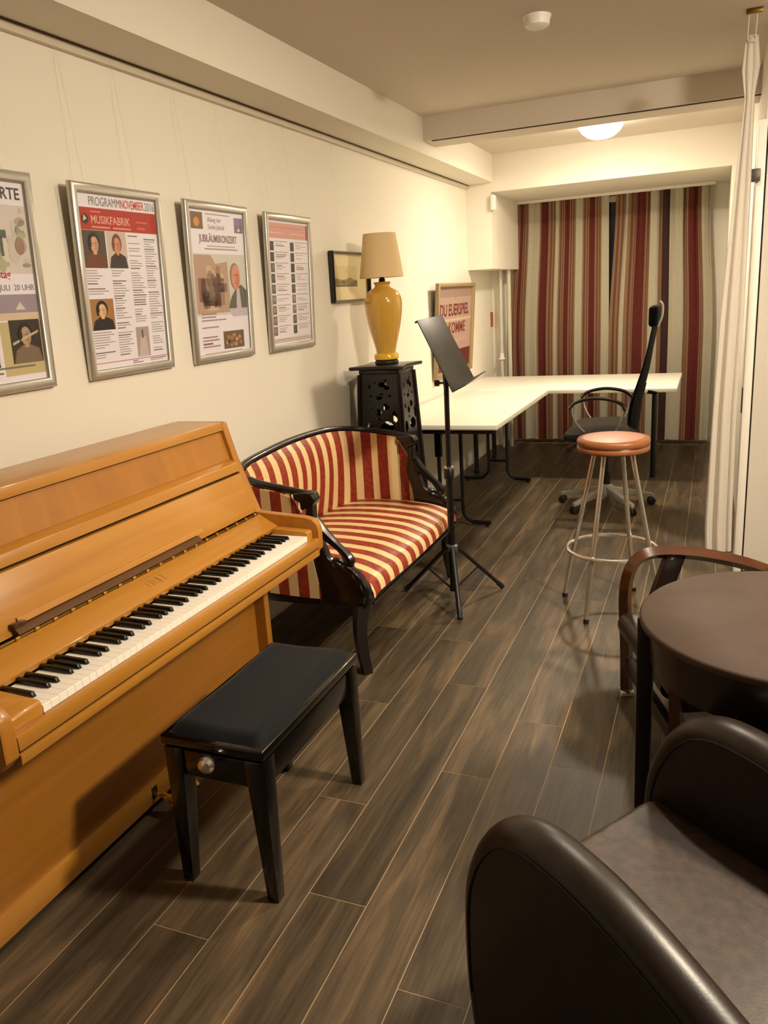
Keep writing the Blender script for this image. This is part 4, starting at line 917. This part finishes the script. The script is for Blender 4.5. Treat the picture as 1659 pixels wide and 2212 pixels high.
# ------------------------------------------------------------------ wooden armchair behind the round table (local: x forward, y to its right, origin between the front legs)
fdir = Vector((-0.93, -0.36, 0)).normalized(); rz = math.atan2(fdir.y, fdir.x)
FL = Vector((1.738, 2.845, 0)); HWc = 0.275
rootc = FL + Vector((-fdir.y, fdir.x, 0)) * HWc          # the chair's left is +y local
ac = empty('bentwood_armchair', (rootc.x, rootc.y, 0), 'dark leather armchair with curved wooden arms behind the round table', 'armchair', rz=rz)
for sg in (1, -1):
    y = sg * -HWc
    armp = catmull([(0.0, y, .012), (0.004, y, .20), (0.012, y, .40), (-.006, y, .505), (-.05, y, .552), (-.13, y, .562), (-.26, y, .545), (-.40, y, .508), (-.52, y, .46)], 6)
    part('curved_arm', MB().tube(armp, .024, 4, squash=(1.25, 1.0)), [M_BENT], ac, local=True, sharp=30)
    part('foot_pad', MB().box(-.024, .024, y - .024, y + .024, 0.0, .014), M_PLASTIC, ac, local=True)
    part('arm_strut', MB().hexa([(-.12, y - .018, .30), (-.05, y - .018, .30), (-.05, y + .018, .30), (-.12, y + .018, .30)], [(-.20, y - .018, .548), (-.13, y - .018, .555), (-.13, y + .018, .555), (-.20, y + .018, .548)]), M_DARKFRAME, ac, local=True, bevel=0.003)
    part('leg', MB().tube([(-.60, y, .0), (-.55, y, .25), (-.52, y, .47)], .022, 4), M_DARKFRAME, ac, local=True, sharp=30)
    part('side_rail', MB().box(-.54, -.005, y - .014, y + .014, .235, .30), M_DARKFRAME, ac, local=True, bevel=0.003)
    part('side_stretcher', MB().box(-.56, -.01, y - .012, y + .012, .10, .14), M_DARKFRAME, ac, local=True, bevel=0.003)
part('front_stretcher', MB().box(-.018, .012, -HWc + .02, HWc - .02, .105, .155), M_DARKFRAME, ac, local=True, bevel=0.003)
def aseat(u, v):
    y = -HWc + .03 + (2 * HWc - .06) * u
    e = math.sin(min(1, min(u, 1 - u) / .1) * math.pi / 2)
    if v < .25:
        a = v / .25 * math.pi; return (.012 + .035 * math.sin(a) * 1.0, y, .30 - .042 * math.cos(a))
    t = (v - .25) / .75; return (.012 - .56 * t, y, .342 + .035 * math.sin(math.pi * min(1, t * 1.1)) * e - .05 * t)
part('seat_cushion', MB().grid(aseat, 18, 26), M_LEATHER, ac, local=True, sharp=70)
part('seat_base', MB().box(-.55, -.002, -HWc + .03, HWc - .03, .235, .30), M_DARKFRAME, ac, local=True)
def aback(u, v):
    y = -HWc + .03 + (2 * HWc - .06) * u; a = v * 2 * math.pi; th_ = .05 * math.sin(a); z = .50 - .24 * math.cos(a)
    return (-.50 - (z - .26) * .30 + th_, y, z)
part('backrest', MB().grid(aback, 10, 24), M_LEATHER, ac, local=True, sharp=70)
part('top_rail', MB().tube([(-.645, -HWc, .72), (-.655, 0, .735), (-.645, HWc, .72)], .022, 8), M_BENT, ac, local=True)

# ------------------------------------------------------------------ leather club chair in the foreground (local: x forward, y to its left)
fdir = Vector((-0.829, 0.559, 0)).normalized(); rz = math.atan2(fdir.y, fdir.x)
rgt = Vector((fdir.y, -fdir.x, 0)); ARMGAP = 0.545
lc_loc = Vector((1.889, 1.404, 0))
cc = empty('club_chair', (lc_loc.x, lc_loc.y, 0), 'dark brown leather club chair with rounded arms in the foreground', 'armchair', rz=rz)
AZ = 0.625
def arm_profile():
    """outline of an arm seen from the side, (forward, up)"""
    pts = [(-.62, .06), (-.62, .38), (-.55, .445), (-.45, .485), (-.32, .545), (-.22, .585), (-.13, .610), (-.03, .620), (.04, .606), (.09, .572), (.13, .52), (.16, .455), (.177, .385), (.182, .30), (.180, .18), (.165, .06)]
    return pts
def club_arm(sg):
    yc = sg * ARMGAP / 2; T2 = .045; pr = catmull([(a, 0, b) for a, b in arm_profile()], 5); mb = MB()
    # rounded roll: cross-section swept along the outline
    n = 12; ringv = []
    cen = Vector((-.2, 0, .3))
    for i, p in enumerate(pr):
        t = (pr[min(i + 1, len(pr) - 1)] - pr[max(i - 1, 0)]).normalized(); nr = Vector((-t.z, 0, t.x))
        if nr.dot(p - cen) < 0: nr = -nr
        row = []
        for k in range(n + 1):
            a = math.pi * k / n; off = nr * (-.040 + .040 * math.sin(a)); row.append((p.x + off.x, yc - T2 * math.cos(a), p.z + off.z))
        b = len(mb.v); mb.v += row; ringv.append(b)
    for i in range(len(pr) - 1):
        for k in range(n): mb.face([ringv[i] + k, ringv[i] + k + 1, ringv[i + 1] + k + 1, ringv[i + 1] + k])
    mb.smooth = True
    o = part('arm_roll', mb, M_LEATHER, cc, local=True, sharp=60)
    # side faces, slightly inset behind the roll
    for s2 in (-1, 1):
        sd2 = MB(); poly = []
        for i, p in enumerate(pr):
            t = (pr[min(i + 1, len(pr) - 1)] - pr[max(i - 1, 0)]).normalized(); nr = Vector((-t.z, 0, t.x))
            if nr.dot(p - cen) < 0: nr = -nr
            q = p - nr * .036; poly.append((q.x, q.z))
        sd2.prism(poly, 'y', yc + s2 * (T2 - .006), yc + s2 * (T2 - .0005)); part('arm_side', sd2, M_LEATHER, cc, local=True)
        seam = [(x, yc + s2 * T2, z) for x, z in poly[8:-4]]
        part('piping', MB().tube(seam, .0028, 6), mat('dark_piping', (24, 18, 15), 0.5), o, local=True)
for sg in (1, -1): club_arm(sg)
SW = ARMGAP / 2 - .045
def cseat(u, v):
    y = -SW + 2 * SW * u; e = math.sin(min(1, min(u, 1 - u) / .10) * math.pi / 2)
    if v < .3:
        a = v / .3 * math.pi / 2; return (.116 + .036 * math.cos(a), y, .325 + .045 * math.sin(a) + .010 * e * math.sin(a))
    t = (v - .3) / .7; return (.116 - .58 * t, y, .370 + .010 * e + .018 * math.sin(math.pi * t) * e - .04 * t)
part('seat_cushion', MB().grid(cseat, 24, 30), M_LEATHSEAT, cc, local=True, sharp=70)
part('seat_box', MB().box(-.50, .148, -SW, SW, .08, .328), M_LEATHER, cc, local=True, bevel=0.01)
def cback(u, v):
    y = -SW + 2 * SW * u; a = v * 2 * math.pi; z = .56 - .25 * math.cos(a); return (-.50 - (z - .31) * .22 + .075 * math.sin(a), y, z)
part('backrest', MB().grid(cback, 16, 30), M_LEATHER, cc, local=True, sharp=70)
for x in (.10, -.55):
    for y in (ARMGAP / 2, -ARMGAP / 2): part('foot', MB().lathe([(.02, 0), (.026, .03), (.03, .075)], (x, y, 0), 12), M_DARKFRAME, cc, local=True)
